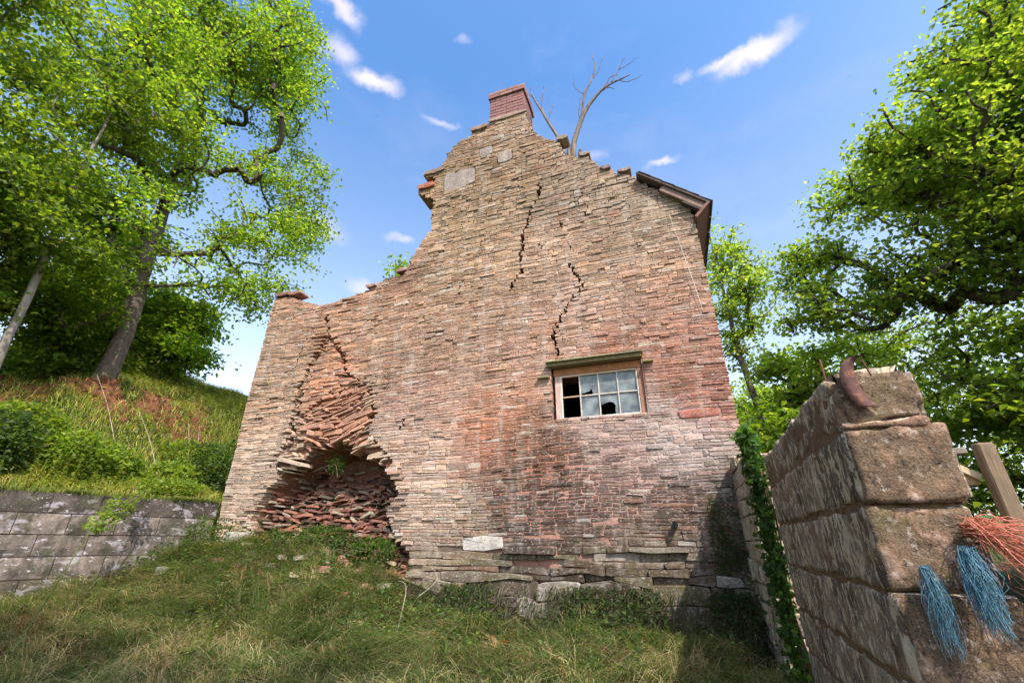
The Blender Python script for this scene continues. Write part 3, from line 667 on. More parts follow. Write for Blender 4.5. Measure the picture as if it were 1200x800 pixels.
for r_ in range(6):
    for c_ in range(13):
        u0 = RL+.03-(r_+1)*.19; y0 = 4.99+c_*.34-(.17 if r_ % 2 and c_ else 0); sw = .16 if r_ % 2 and c_ == 0 else .33
        roofbox('slate', u0, u0+.235, y0, y0+.33, .002+.0, .016, 'slate', (.10,.085,.09) if (r_+c_) % 3 else (.14,.11,.10), r_*20+c_) if False else None
        P = [rp(u0, y0, .020), rp(u0+.2, y0, .027), rp(u0+.2, y0+sw, .027), rp(u0, y0+sw, .020), rp(u0, y0, .026), rp(u0+.2, y0, .034), rp(u0+.2, y0+sw, .034), rp(u0, y0+sw, .026)]
        V_ = np.array([list(p) for p in P])+(np.random.RandomState(r_*20+c_).rand(8, 3)-.5)*.005
        obj('slate', raw_mesh('slate', V_-HB, BOXF, np.tile(np.array([.11,.085,.085])*(.8+.5*rs.rand()), (8, 1)), M['slate']), roof)
roofbox('batten_board', .0, RL+.02, 5.0, 9.3, -.011, .018, 'wood', (.13,.09,.075))
roofbox('fascia_board', RL-.02, RL+.02, 4.99, 9.3, -.27, -.012, 'wood', (.20,.10,.08))
roofbox('soffit_board', RL-.30, RL-.03, 5.02, 9.3, -.14, -.11, 'wood', (.07,.05,.045))
# old wire hanging on the face, small iron pipe end
b = Bag(); b.add(*tube([(.47,5.085,5.5),(.5,5.06,5.2),(.55,5.06,4.8),(.61,5.06,4.3),(.64,5.07,4.0)], .003, 4)); tag(obj('hanging_wire', b.mesh('hanging_wire', mat('pale_wire', (.6,.55,.45), use_attr=False))), 'thin pale wire hanging down the wall below the broken eaves', 'wire')
b = Bag(); b.add(*tube([(0,-.06,0),(0,.02,.0),(0,.1,.0)], .028, 10)); b.add(*tube([(0,-.055,-.03),(0,-.055,.035)], .012, 6)); tag(obj('drain_pipe', b.mesh('drain_pipe', mat('black_iron', (.015,.015,.018), .4, use_attr=False)), loc=(-.01,5.06,1.66)), 'small black pipe end sticking out low in the wall, right of centre', 'pipe')
bpy.context.view_layer.update()
for o in ():
    pass

# ------------------------------------------------------------------ retaining wall on the left
rw = empty('retaining_wall', (-6.6, 4.0, .7), 'low grey concrete block retaining wall under the grassy bank at the left', 'wall')
rw.rotation_euler = (0, 0, 0); RB = np.array([-6.6, 4.0, .7])
def rwp(al, s, z): p = RWP+RWD*al+np.array([-RWD[1], RWD[0]])*s; return np.array([p[0], p[1], z])
for r_ in range(7):
    z0 = 2.03-.225*(r_+1); off = (.22 if r_ % 2 else 0)
    a = -5.4+off
    while a < -.02:
        e = min(a+.45, 0.0)
        if e-a > .08:
            so_ = rs.uniform(-.008, .008)+(.02 if r_ > 4 else 0); n = 6
            us = np.linspace(a+.005, e-.005, n); zs = np.linspace(z0+.0055, z0+.225-.0055, 4)
            g_ = np.array([[rwp(u, so_+(.0 if 0 < k < n-1 and 0 < j < 3 else .012)+rs.uniform(-.005, .005), z) for k, u in enumerate(us)] for j, z in enumerate(zs)]).reshape(-1, 3)
            bk = np.array([rwp(us[0], .2, zs[0]), rwp(us[-1], .2, zs[0]), rwp(us[-1], .2, zs[-1]), rwp(us[0], .2, zs[-1])])
            ii = (np.arange(3)[:, None]*n+np.arange(n-1)[None]).ravel(); F4 = np.stack([ii, ii+1, ii+n+1, ii+n], -1)
            T0 = 4*n; bot = [list(range(n))[::-1]+[T0, T0+1]]; top = [list(range(3*n, 4*n))+[T0+2, T0+3]]; lf = [[0, n, 2*n, 3*n, T0+3, T0]]; rg = [[n-1, T0+1, T0+2, 4*n-1, 3*n-1, 2*n-1]]; bb = [[T0, T0+3, T0+2, T0+1]]
            c = np.array([.165,.13,.11])*(.75+.5*rs.rand())
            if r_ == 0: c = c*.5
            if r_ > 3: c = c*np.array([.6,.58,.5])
            Vv = np.concatenate([g_, bk]); ce = Vv.mean(0)
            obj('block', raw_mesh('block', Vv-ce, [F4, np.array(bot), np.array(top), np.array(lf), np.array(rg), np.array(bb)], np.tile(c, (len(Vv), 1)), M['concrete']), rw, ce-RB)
        a = e
V_ = np.array([rwp(al, s, z) for z in (.35, 2.022) for (al, s) in ((-5.4, .034), (-.005, .034), (-.005, .22), (-5.4, .22))])
obj('mortar_bed', raw_mesh('mortar_bed', V_-RB, BOXF, np.tile(np.array([.30,.19,.17]), (8, 1)), M['mortar']), rw)

# ------------------------------------------------------------------ block pier wall on the right, close to the camera
pier = empty('block_wall', (.72, 2.8, .3), 'tall rough cast block wall end rising close by on the right, streaked brown and cream', 'wall')
PB = np.array([.72, 2.8, .3]); PD = np.array([math.sin(math.radians(2.7)), math.cos(math.radians(2.7))]); PO = np.array([.583, 1.80])
def slab(name, al0, al1, w, z0, z1, seed, taper=0., step=.014, rnd=.03, mtl=('pier', 'pierface'), back=0., woff=0., cols=(.26,.20,.15), chip=.03):
    """weathered cast slab: subdivided, rounded, displaced"""
    import bmesh
    L = al1-al0; h = z1-z0; nl = max(2, int(L/.03)); nw = max(2, int(w/.016)); nh = max(2, int(h/.014))
    bm = bmesh.new()
    def grid(f, na, nb):
        vs = [[bm.verts.new(f(a/na, b_/nb)) for b_ in range(nb+1)] for a in range(na+1)]
        for a in range(na):
            for b_ in range(nb): bm.faces.new((vs[a][b_], vs[a+1][b_], vs[a+1][b_+1], vs[a][b_+1]))
    grid(lambda a, b_: (0, a, b_), nl, nh); grid(lambda a, b_: (1, a, b_), nl, nh)
    grid(lambda a, b_: (a, 0, b_), nw, nh); grid(lambda a, b_: (a, 1, b_), nw, nh)
    grid(lambda a, b_: (a, b_, 0), nw, nl); grid(lambda a, b_: (a, b_, 1), nw, nl)
    bmesh.ops.remove_doubles(bm, verts=bm.verts[:], dist=1e-5); bmesh.ops.recalc_face_normals(bm, faces=bm.faces[:])
    for f in bm.faces: f.material_index = 1 if (abs(f.normal.y) > .9 and f.calc_center_median().y < .5) else 0; f.smooth = True
    co = np.array([v.co[:] for v in bm.verts]); dim = np.array([w, L, h]); p = co*dim; c = dim/2
    q = np.abs(p-c)-(c-rnd); qq = np.maximum(q, 0); ln = np.linalg.norm(qq, axis=1); k = np.where(ln > rnd, rnd/np.maximum(ln, 1e-9), 1)
    p = np.where(q > 0, c*0+np.sign(p-c)*((c-rnd)+qq*k[:, None])+c, p)
    nn = np.sign(p-c)*(qq > 0)+np.where(np.abs(p-c) > c-1e-4, np.sign(p-c), 0); nn = nn/(np.linalg.norm(nn, axis=1)[:, None]+1e-9)
    d = (fbm(p[:, 0]*7+seed, p[:, 1]*7, p[:, 2]*7, s=seed, o=3)-.5)*.014+(fbm(p[:, 0]*28, p[:, 1]*28, p[:, 2]*28, s=seed+9, o=3)-.5)*.014
    edge = (qq > 0).sum(1) >= 2; d = d-edge*np.clip(fbm(p[:, 0]*9, p[:, 1]*9, p[:, 2]*9, s=seed+20, o=3)-.38, 0, 1)*2.4*chip
    p = p+nn*d[:, None]
    p[:, 0] += woff*1.0
    wx = PO[0]+PD[0]*(al0+p[:, 1])+PD[1]*p[:, 0]; wy = PO[1]+PD[1]*(al0+p[:, 1])-PD[0]*p[:, 0]+back; wz = z0+p[:, 2]
    org = np.array([PO[0]+.12, PO[1]+al0+L/2, z0])
    for v, a, b_, c_ in zip(bm.verts, wx, wy, wz): v.co = (a-org[0], b_-org[1], c_-org[2])
    me = bpy.data.meshes.new(name); bm.to_mesh(me); bm.free()
    at = me.color_attributes.new('Col', 'FLOAT_COLOR', 'POINT'); at.data.foreach_set('color', np.tile(np.array([*cols, 1], np.float32), len(me.vertices)))
    me.materials.append(M[mtl[0]]); me.materials.append(M[mtl[1]])
    return obj(name, me, pier, org-PB)
slab('block', 0, 1.97, .265, 1.858, 2.075, 21, back=.02, woff=.006, rnd=.02, chip=.12)
slab('block', 0, 1.97, .29, 1.613, 1.857, 22, rnd=.010)
slab('block', .012, 1.97, .28, 1.366, 1.608, 23, rnd=.009)
slab('block', .004, 1.97, .295, 1.122, 1.362, 24, rnd=.009)
slab('block', .012, 1.97, .30, .896, 1.118, 25, rnd=.009)
slab('block', .004, 1.97, .31, .666, .894, 26, rnd=.009)
slab('block', 0, 1.97, .31, .30, .661, 27, rnd=.009)
slab('ledge', .0, .06, .25, 1.84, 1.885, 28, rnd=.012, cols=(.36,.24,.19), woff=.0)
slab('mortar_bed', .03, 1.95, .24, .3, 2.03, 29, rnd=.01, chip=0, mtl=('mortar', 'mortar'), woff=.006, cols=(.20,.125,.075))
# side wall between gable corner and the ivy
swl = empty('side_garden_wall', (.75, 4.6, .5), 'low weathered stone wall, seen almost edge on, between the gable corner and the ivy', 'wall')
z = .5
while z < 2.2:
    h = rs.uniform(.10, .2); y = 4.12
    while y < 5.06:
        L = rs.uniform(.25, .6); e = min(y+L, 5.07)
        if 5.07-e < .12: e = 5.07
        zt = min(z+h, 2.0+(e-4.1)*.28)
        if zt-z > .03:
            x0 = .60+rs.uniform(-.015, .015)
            V_ = stone_verts((y+.004, z+.004), ((y+e)/2, z+.004), (e-.004, z+.004), (y+.004, zt-.004), ((y+e)/2, zt), (e-.004, zt-.004), 0, .24, rs)
            Vr = np.stack([x0+V_[:, 1], V_[:, 0], V_[:, 2]], -1); Vr = Vr
            ce = Vr.mean(0); c = np.array([.36,.29,.21])*(.75+.5*rs.rand())
            obj('stone', raw_mesh('stone', Vr-ce, [SF4[:, ::-1], SF3[:, ::-1]], np.tile(c, (31, 1)), M['pier']), swl, ce-np.array([.75,4.6,.5]))
        y = e
    z += h

# ------------------------------------------------------------------ small things on and beside the pier
def tz(pts, n=14):
    """smooth path through points"""
    P = np.array(pts, float); t = np.linspace(0, len(P)-1, n); out = []
    for q in t:
        i1 = min(int(q), len(P)-2); f = q-i1; p0, p1, p2, p3 = P[max(i1-1, 0)], P[i1], P[i1+1], P[min(i1+2, len(P)-1)]
        out.append(.5*((2*p1)+(-p0+p2)*f+(2*p0-5*p1+4*p2-p3)*f*f+(-p0+3*p1-3*p2+p3)*f**3))
    return np.array(out)
# rusty curved bracket
prof = tz([(.655,1.925),(.637,1.965),(.628,2.02),(.640,2.075),(.672,2.105),(.715,2.112)], 18); wdt = np.interp(np.linspace(0, 1, 18), [0, .35, .75, 1], [.055, .05, .034, .004])
Vv = []
for (x, z), w in zip(prof, wdt):
    for dx, dy in ((-w*.1, 0), (w, .012), (w, .018), (-w*.1, .006)): Vv.append((x+dx-.66, dy, z-2.0))
Vv = np.array(Vv); n = 18; ii = np.arange(n-1)[:, None]*4; jj = np.arange(4)[None]; kk = (jj+1) % 4
Fq = np.stack([ii+jj, ii+kk, ii+4+kk, ii+4+jj], -1).reshape(-1, 4); Fq = np.concatenate([Fq, [[3, 2, 1, 0], [(n-1)*4+q for q in range(4)]]])
br = empty('iron_bracket', (.66, 1.785, 2.0), 'rusty curved iron hook plate fixed on top of the block wall end', 'iron bracket')
obj('hook_plate', raw_mesh('hook_plate', Vv, Fq, np.tile(np.array([.095,.04,.032]), (len(Vv), 1)), M['rust'], True), br)
b = Bag(); b.add(*tube([(.045,.0,.095),(.052,.0,.06),(.058,0,.03)], .003, 6), (.12,.05,.03)); obj('rod', b.mesh('rod', M['rust']), br)
b = Bag(); b.add(*tube([(.615,1.9,2.06),(.618,1.9,2.12),(.616,1.9,2.15)], .003, 6), (.2,.07,.04)); tag(obj('iron_pin', b.mesh('iron_pin', M['rust'])), 'thin rusty iron pin standing up left of the curved bracket', 'iron pin')
# wooden gate behind the pier
gt_ = empty('wooden_gate', (1.41, 2.75, .6), 'old grey wooden gate end with a leaning brace behind the block wall', 'gate')
def gp(name, p0, p1, w, t, col, seed): rod(p0, p1, w, t, M['wood'], name, gt_, col, seed)
gp('post', (1.415,2.7,.6), (1.415,2.7,1.925), .066, .06, (.20,.14,.09), 1)
gp('post', (1.30,2.95,.6), (1.30,2.95,1.86), .07, .06, (.12,.085,.06), 2)
gp('top_rail', (1.22,2.78,1.90), (1.38,2.78,1.905), .05, .03, (.22,.18,.14), 3)
gp('rail', (1.20,2.76,1.765), (1.375,2.76,1.765), .022, .04, (.42,.25,.14), 4)
gp('brace', (1.24,2.73,1.87), (1.375,2.73,1.775), .018, .03, (.45,.34,.22), 5)
gp('rail', (1.20,2.78,1.40), (1.36,2.78,1.40), .05, .03, (.28,.2,.14), 6)
# baler twine
def tuft(name, start, end, n, spread, col, label, sag=.0, knot=None, wob=.012, r=.0012):
    b = Bag(); rr = np.random.RandomState(len(label)+n); start = np.array(start, float); end = np.array(end, float)
    for k in range(n):
        s0 = start+(rr.rand(3)-.5)*spread[0]; e0 = start+(end-start)*rr.uniform(.65, 1.08)+(rr.rand(3)-.5)*spread[1]
        mid = (s0+e0)/2+np.array([0, 0, -sag])+(rr.rand(3)-.5)*wob*3
        P = tz([s0, s0*.66+mid*.34+(rr.rand(3)-.5)*wob, mid, mid*.4+e0*.6+(rr.rand(3)-.5)*wob, e0], 9)
        b.add(*tube(P, np.linspace(r, r*.7, 9), 3, False), np.array(col)*rr.uniform(.65, 1.35))
    if knot:
        for k in range(3):
            a = np.linspace(0, 6.3, 12); c0 = start+np.array([0, 0, -.012*k]); b.add(*tube(np.stack([c0[0]+np.cos(a)*knot, c0[1]+np.sin(a)*knot*.6, c0[2]+np.sin(a*2)*.004], -1), .003, 4, False), np.array(col)*.8)
    o = obj(name, b.mesh(name, M['twine'], True)); return tag(o, label, 'twine')
tuft('blue_twine', (.775,1.74,1.475), (.762,1.70,1.29), 190, (.035,.06), (.075,.18,.24), 'larger frayed tuft of blue baler twine hanging beside the orange twine', knot=.016, wob=.022, r=.0009)
tuft('blue_twine', (.672,1.765,1.43), (.664,1.735,1.24), 130, (.022,.045), (.07,.17,.225), 'smaller frayed tuft of blue baler twine lying lowest on the block wall face', knot=.010, wob=.02, r=.0008)
tuft('orange_twine', (.82,1.76,1.545), (1.02,1.70,1.36), 120, (.05,.14), (.52,.17,.10), 'bundle of loose orange baler twine strands streaming right from the wall edge', sag=-.01, knot=.03, wob=.05, r=.0013)

# ------------------------------------------------------------------ plants
def norm(a): return a/(np.linalg.norm(a, axis=-1, keepdims=True)+1e-9)
def leaves(P, D, Nn, L, W, col, fold=.18):
    """kite leaves: base P, direction D, normal N -> verts, faces, colours"""
    D = norm(D); S = norm(np.cross(D, Nn)); Nn = norm(np.cross(S, D)); L = np.asarray(L)[:, None]; W = np.asarray(W)[:, None]
    v0 = P; v2 = P+D*L-Nn*L*.12; m = P+D*L*.42
    v1 = m-S*W*.5+Nn*W*fold; v3 = m+S*W*.5+Nn*W*fold
    V = np.stack([v0, v1, v2, v3], 1).reshape(-1, 3); n = len(P); o = np.arange(n)[:, None]*4
    F = np.concatenate([o+np.array([[0, 2, 1]]), o+np.array([[0, 3, 2]])])
    return V, F, np.repeat(col, 4, 0)
def blades(P, h, lean, w, col, rr, droop=.5):
    """grass blades, three segments, bent over"""
    n = len(P); h = h[:, None]; S = norm(np.stack([rr.randn(n), rr.randn(n), np.zeros(n)], -1)); w = w[:, None]
    up = np.array([0, 0, 1.])
    q1 = P+up*h*.38+lean*h*.15; q2 = P+up*h*(.38+.32*(1-droop))+lean*h*.5; q3 = P+up*h*(.38+.32*(1-droop)-.25*(droop-.4))+lean*h*1.0
    V = np.stack([P-S*w/2, P+S*w/2, q1-S*w*.45, q1+S*w*.45, q2-S*w*.3, q2+S*w*.3, q3], 1).reshape(-1, 3); o = np.arange(n)[:, None]*7
    F4 = np.concatenate([o+np.array([[0,1,3,2]]), o+np.array([[2,3,5,4]])]); F3 = o+np.array([[4,5,6]])
    return V, [F4, F3], np.repeat(col, 7, 0)
def mixcol(n, cols, wts, rr, var=.25):
    cols = np.array(cols); k = rr.choice(len(cols), n, p=np.array(wts)/np.sum(wts)); c = cols[k]*(1+(rr.rand(n)[:, None]-.5)*2*var)
    c[:, 0] *= 1+(rr.rand(n)-.5)*.2; return np.clip(c, .003, .7)

def grow_tree(name, label, base_path, blobs, n_att, seed, leaf=(.085, .055), per=50, cols=None, bark=(.16,.13,.10), rtip=.006, rmax=.25, group=None, spray=.3, step=.3, cat='tree', flat=.45, hang=0., sides=7, keepfn=None):
    """attractors inside ellipsoid blobs are reached one by one from the nearest limb; leaves sit on the outer twigs"""
    rr = np.random.RandomState(seed); B = np.array(base_path, float)
    nodes = [B[0]]; par = [-1]; chains = []
    ch = [0]
    for a in range(len(B)-1):
        m = max(1, int(np.linalg.norm(B[a+1]-B[a])/step))
        for q in range(1, m+1):
            nodes.append(B[a]+(B[a+1]-B[a])*q/m+(rr.rand(3)-.5)*.04); par.append(len(nodes)-2); ch.append(len(nodes)-1)
    chains.append(ch); trunkn = len(nodes)
    vol = np.array([b_[3]*b_[4]*b_[5] for b_ in blobs]); pk = rr.choice(len(blobs), n_att*3, p=vol/vol.sum())
    A = []
    for k in pk:
        bx, by, bz, rx, ry, rz = blobs[k]; v = rr.randn(3); v /= np.linalg.norm(v); rad = rr.rand()**(1/2.6)
        p = np.array([bx, by, bz])+v*rad*np.array([rx, ry, rz])
        if fbm(p[0]*.9, p[1]*.9, p[2]*1.3, s=seed+3, o=2) < .47: continue
        if keepfn and not keepfn(p): continue
        A.append(p)
        if len(A) >= n_att: break
    A = np.array(A); top = B[min(len(B)-1, len(B)//2+0)]
    A = A[np.argsort(np.linalg.norm(A-top, axis=1))]
    NA = np.zeros((trunkn+len(A)*60, 3)); NA[:trunkn] = nodes; cnt = trunkn; start = max(1, int(trunkn*.45)); tips = []
    par = par+[0]*(len(NA)-trunkn)
    for p in A:
        d = NA[start:cnt]-p; dist = np.linalg.norm(d, axis=1); pen = np.clip((NA[start:cnt, 2]-p[2]), 0, None)*1.1
        i0 = start+int(np.argmin(dist+pen)); q0 = NA[i0]; L = np.linalg.norm(p-q0); m = max(2, int(L/step)+1)
        pd = NA[i0]-NA[par[i0]]; pd = pd/(np.linalg.norm(pd)+1e-9); c = q0+(pd*.45+np.array([0, 0, .15]))*L*.55
        ch = [i0]
        for q in range(1, m+1):
            t = q/m; pt = (1-t)**2*q0+2*t*(1-t)*c+t*t*p+(rr.rand(3)-.5)*.10*L/m
            NA[cnt] = pt; par[cnt] = ch[-1]; ch.append(cnt); cnt += 1
        chains.append(ch); tips.append(ch[1:] if len(ch) < 6 else ch[-5:])
    r = np.zeros(cnt); cntl = np.zeros(cnt)
    isleaf = np.ones(cnt, bool); isleaf[np.array(par[1:cnt])] = False
    acc = np.where(isleaf, rtip**2.25, 0.)
    for k in range(cnt-1, 0, -1): acc[par[k]] += acc[k]
    r = acc**(1/2.25); r = np.minimum(r*(rmax/max(r[0], 1e-6) if r[0] < rmax else 1), rmax)
    b = Bag()
    for ci, ch in enumerate(chains):
        P = NA[ch]; rad = r[ch].copy()
        if ci: rad[0] = min(rad[0], rad[1]*1.35)
        else: rad = rmax*np.linspace(1, .8, len(ch))*np.clip(r[ch]/r[ch[0]], .25, 1); rad[0] *= 1.45; rad[1] *= 1.12
        b.add(*tube(P, np.maximum(rad, .003), sides if rad[0] > .03 else 4, False), bark)
    base = B[0]; root = empty(name, base, label, cat, group)
    b.v = [v-base for v in b.v]; obj('trunk', b.mesh('trunk', M['bark'], True), root)
    T = np.concatenate([np.array(x) for x in tips]); n = len(A)*per
    pick = T[rr.randint(len(T), size=n)]; P = NA[pick]+rr.randn(n, 3)*np.array([spray, spray, spray*flat])*.55
    P[:, 2] -= hang*rr.rand(n)
    D = rr.randn(n, 3)*np.array([1, 1, .45])+np.array([0, 0, -.35]); Nn = np.array([0, 0, 1.])+rr.randn(n, 3)*.45
    sz = rr.uniform(.65, 1.25, n)
    cl = mixcol(n, cols[0], cols[1], rr, .22); tone = .7+.6*vn(P[:, 0]*1.3, P[:, 1]*1.3, P[:, 2]*1.3, s=seed+5); cl = cl*tone[:, None]
    V_, F_, C_ = leaves(P-base, D, Nn, leaf[0]*sz, leaf[1]*sz, cl)
    obj('foliage', raw_mesh('foliage', V_, F_, C_, M['leaf']), root, kind='stuff')
    return root
G1 = ([(.155,.25,.03),(.095,.18,.024),(.235,.31,.04)], (4, 2.5, 3))
G2 = ([(.20,.29,.045),(.13,.21,.035),(.30,.37,.06)], (4, 3, 3))
GD = ([(.13,.20,.026),(.085,.145,.02),(.22,.28,.032)], (4, 3, 2.5))
# left: the big tree on the bank
grow_tree('ash_tree', 'tall leafy tree with a thick grey leaning trunk standing on the red earth bank', [(-9.0,4.5,3.9),(-8.93,4.5,4.5),(-9.0,4.52,5.3),(-9.14,4.53,6.1),(-9.3,4.52,7.2),(-9.42,4.5,8.4),(-9.4,4.4,9.8),(-9.2,4.2,11.4)],
    [(-9.1,4.2,12.2,1.9,1.9,1.7),(-8.2,5.6,11.0,1.3,1.4,1.5),(-7.9,6.3,9.1,1.15,1.2,1.3),(-8.1,5.4,7.5,1.2,1.2,.8),(-9.6,3.6,9.4,2.0,2.0,1.8),(-8.9,2.4,10.5,1.6,1.8,1.6),(-9.6,4.6,14.2,2.2,2.2,1.4),(-8.0,6.0,6.6,.9,.9,.5),(-9.4,3.3,7.3,1.5,1.5,.7),(-8.3,4.9,13.2,1.5,1.5,1.2),(-8.6,4.0,5.9,1.2,1.0,.55),(-7.8,5.6,6.3,.9,1.0,.6),(-7.3,6.5,8.2,.9,1.0,1.2),(-8.7,3.5,6.6,1.3,1.2,.8),(-9.3,3.0,5.6,1.2,1.3,.5),(-8.0,3.9,5.75,1.0,.8,.5),(-8.1,4.4,6.7,.9,.8,.6),(-7.9,3.4,6.3,.9,.8,.6)],
    1550, 101, (.09,.062), 34, G1, (.115,.09,.07), .0062, .15, step=.3, spray=.30)
grow_tree('birch_tree', 'slender pale-stemmed tree leaning right beside the left edge', [(-8.75,3.2,2.9),(-8.5,2.97,4.1),(-8.5,2.96,5.01),(-8.53,2.86,6.56),(-8.54,2.83,7.88),(-8.5,2.8,8.9)],
    [(-8.7,2.0,6.4,1.3,1.3,1.3),(-8.6,1.6,8.6,1.4,1.5,1.5),(-8.5,2.7,5.6,.9,.9,.5),(-8.3,3.0,9.0,1.1,1.1,.9),(-8.2,3.9,5.7,.8,.8,.35)],
    420, 113, (.085,.06), 44, GD, (.30,.26,.22), .005, .055, spray=.3)
grow_tree('hazel_tree', 'small dark-stemmed tree with crooked limbs at the left edge of the bank', [(-8.6,3.0,2.7),(-8.55,2.8,4.2),(-8.75,2.5,5.0),(-8.9,2.2,5.8)],
    [(-8.6,2.2,5.2,1.1,1.2,.8),(-9.6,3.6,5.3,1.2,1.0,.6),(-8.7,1.4,6.4,1.2,1.2,1.1)], 260, 127, (.085,.06), 44, GD, (.10,.08,.065), .006, .09, spray=.3)
# beside the camera, out of frame: an unseen tree added so its crown shades the yard
grow_tree('added_shade_tree', 'unseen broad tree added behind the viewpoint so its crown shades the grass', [(2.6,-3.2,.1),(2.6,-3.0,2.4),(2.5,-2.6,4.2),(2.2,-2.0,5.6),(1.6,-1.5,6.8)],
    [(.9,-1.5,6.9,1.5,1.1,1.0),(-1.2,-1.8,6.9,1.8,1.2,1.1),(.2,-2.6,7.4,2.0,1.5,1.1)], 230, 137, (.13,.09), 46, G2, (.15,.12,.09), .007, .22, spray=.34, step=.4)
# right: the big oak reaching in from the right
grow_tree('oak_tree', 'large spreading oak reaching in from the right with dark level limbs', [(6.5,7.6,.6),(6.4,7.5,2.5),(6.3,7.4,4.4),(6.2,7.35,5.6),(6.0,7.3,7.0),(5.9,7.2,8.6)],
    [(5.3,7.3,7.7,1.5,1.5,1.1),(4.1,7.9,7.0,.95,1.1,1.1),(3.3,8.3,6.35,.7,.9,.75),(6.6,6.7,9.3,1.4,1.6,1.5),(4.7,7.7,5.35,1.5,1.2,.75),(3.4,8.2,5.2,.8,.8,.5),(5.9,6.9,6.2,1.2,1.2,1.0),(7.4,7.5,8.0,2.0,2.0,2.0),(4.2,7.9,6.1,1.0,.9,.7),(4.9,7.5,6.7,1.1,1.0,.9),(5.4,7.2,8.5,1.0,1.0,.9),(4.5,7.7,7.6,.8,.8,.7),(2.95,8.5,6.3,.75,.7,.8),(3.9,8.0,7.3,.8,.8,.8),(3.0,8.4,5.3,.7,.7,.5),(5.6,7.1,5.4,1.2,1.0,.6)],
    1650, 141, (.088,.064), 38, G2, (.075,.06,.05), .006, .30, spray=.3, step=.3)
# slim tree by the right-hand corner of the house
grow_tree('slim_tree', 'slim young tree just right of the gable edge with airy leaves', [(2.15,10.8,.8),(2.1,10.8,3.0),(2.05,10.8,4.4),(1.96,10.8,5.5),(1.92,10.8,6.6),(1.95,10.8,7.8),(1.9,10.8,8.9)],
    [(1.95,10.8,8.6,.65,.7,1.2),(2.1,10.8,7.0,1.0,.9,1.2),(1.9,10.8,5.6,.7,.7,.6)], 130, 151, (.10,.07), 40, G2, (.14,.11,.085), .006, .08, spray=.28)
grow_tree('elder_tree', 'leafy bush-like tree showing over the broken wall left of the gable shoulder', [(-5.5,8.3,.8),(-5.4,8.2,4.0),(-5.3,8.1,6.0),(-5.25,8.0,7.4)],
    [(-5.2,8.0,7.3,.7,.7,.8),(-5.5,8.1,6.4,.6,.6,.5)], 70, 157, (.09,.06), 42, G1, (.14,.11,.085), .006, .06, spray=.25)
# the wood behind on the right
wood = [('yellow green broad tree behind the block wall', 3.1,10.5,.7,4.6,1.7,161,G2), ('dark leafy tree in the wood behind the wooden gate', 5.6,8.6,.7,3.9,2.0,163,GD), ('low leafy tree filling the gap right of the gable foot', 1.9,8.6,.7,2.9,1.15,167,G1),
        ('shaded tree in the wood at the right edge', 8.2,9.8,.8,5.0,2.4,173,GD), ('tall tree deepest in the wood on the right', 6.2,13.5,1.0,6.0,2.8,179,GD), ('pale green tree deep behind the house on the right', 3.2,14.5,1.0,4.8,2.2,181,G2)]
for lb, x, y, z, hh, rd, sd_, gc in wood:
    grow_tree('broadleaf_tree', lb, [(x,y,z-.1),(x+.1,y,z+hh*.35),(x-.05,y+.1,z+hh*.65),(x,y,z+hh*.85)],
        [(x,y,z+hh*.78,rd,rd,hh*.26),(x-rd*.5,y-rd*.3,z+hh*.5,rd*.8,rd*.7,hh*.24),(x+rd*.5,y-rd*.2,z+hh*.45,rd*.8,rd*.8,hh*.26),(x,y-rd*.5,z+hh*.28,rd*.9,rd*.6,hh*.2)],
        330, sd_, (.115,.08), 52, gc, (.09,.07,.055), .007, .13, group='trees of the wood behind on the right', spray=.34, step=.4)
wood2 = [('leafy thicket tree on the hilltop behind the thick trunk', -12.2,6.0,5.6,3.2,1.6,191,G1), ('low thicket tree at the far left of the hilltop', -11.5,3.6,5.2,3.6,1.6,193,GD), ('round bush-like tree between the thick trunk and the open hill', -10.2,5.9,4.7,2.0,.95,197,G1)]
for lb, x, y, z, hh, rd, sd_, gc in wood2:
    grow_tree('thicket_tree', lb, [(x,y,z-.2),(x+.1,y,z+hh*.3),(x,y,z+hh*.7)],
        [(x,y,z+hh*.7,rd,rd,hh*.3),(x-rd*.4,y-rd*.3,z+hh*.4,rd*.8,rd*.8,hh*.25),(x+rd*.4,y,z+hh*.3,rd*.8,rd*.8,hh*.25)],
        240 if rd > 1 else 130, sd_, (.11,.078), 50, gc, (.10,.08,.06), .007, .09, group='thicket on the hilltop', spray=.32, step=.35)
for k, (x, y, r_, h_, lb) in enumerate([(-10.4,4.9,1.0,.8,'bright thicket right behind the thick trunk on the bank'),(-10.3,3.9,.9,.8,'bright thicket filling the gap left of the thick trunk'),(-10.0,2.8,1.0,.9,'leafy thicket under the left trees at the picture edge'),(-9.9,5.7,.7,.55,'small bright thicket right of the thick trunk'),(-9.2,2.0,.9,.8,'leafy thicket at the far left edge of the bank')]):
    z = float(H(x, y)); rr_ = .7*r_
    grow_tree('thicket_shrub', lb, [(x,y,z-.1),(x+.05,y,z+h_*.3),(x,y,z+h_*.7)], [(x,y,z+h_*.8,r_,r_,h_*.7),(x-.3,y-.4,z+h_*.5,rr_,rr_,h_*.5),(x+.3,y-.2,z+h_*1.1,rr_,rr_,h_*.6)], 110, 800+k, (.085,.06), 50, G1, (.12,.10,.07), .005, .04, group='shrubs under the left trees', spray=.24, step=.25, cat='bush')
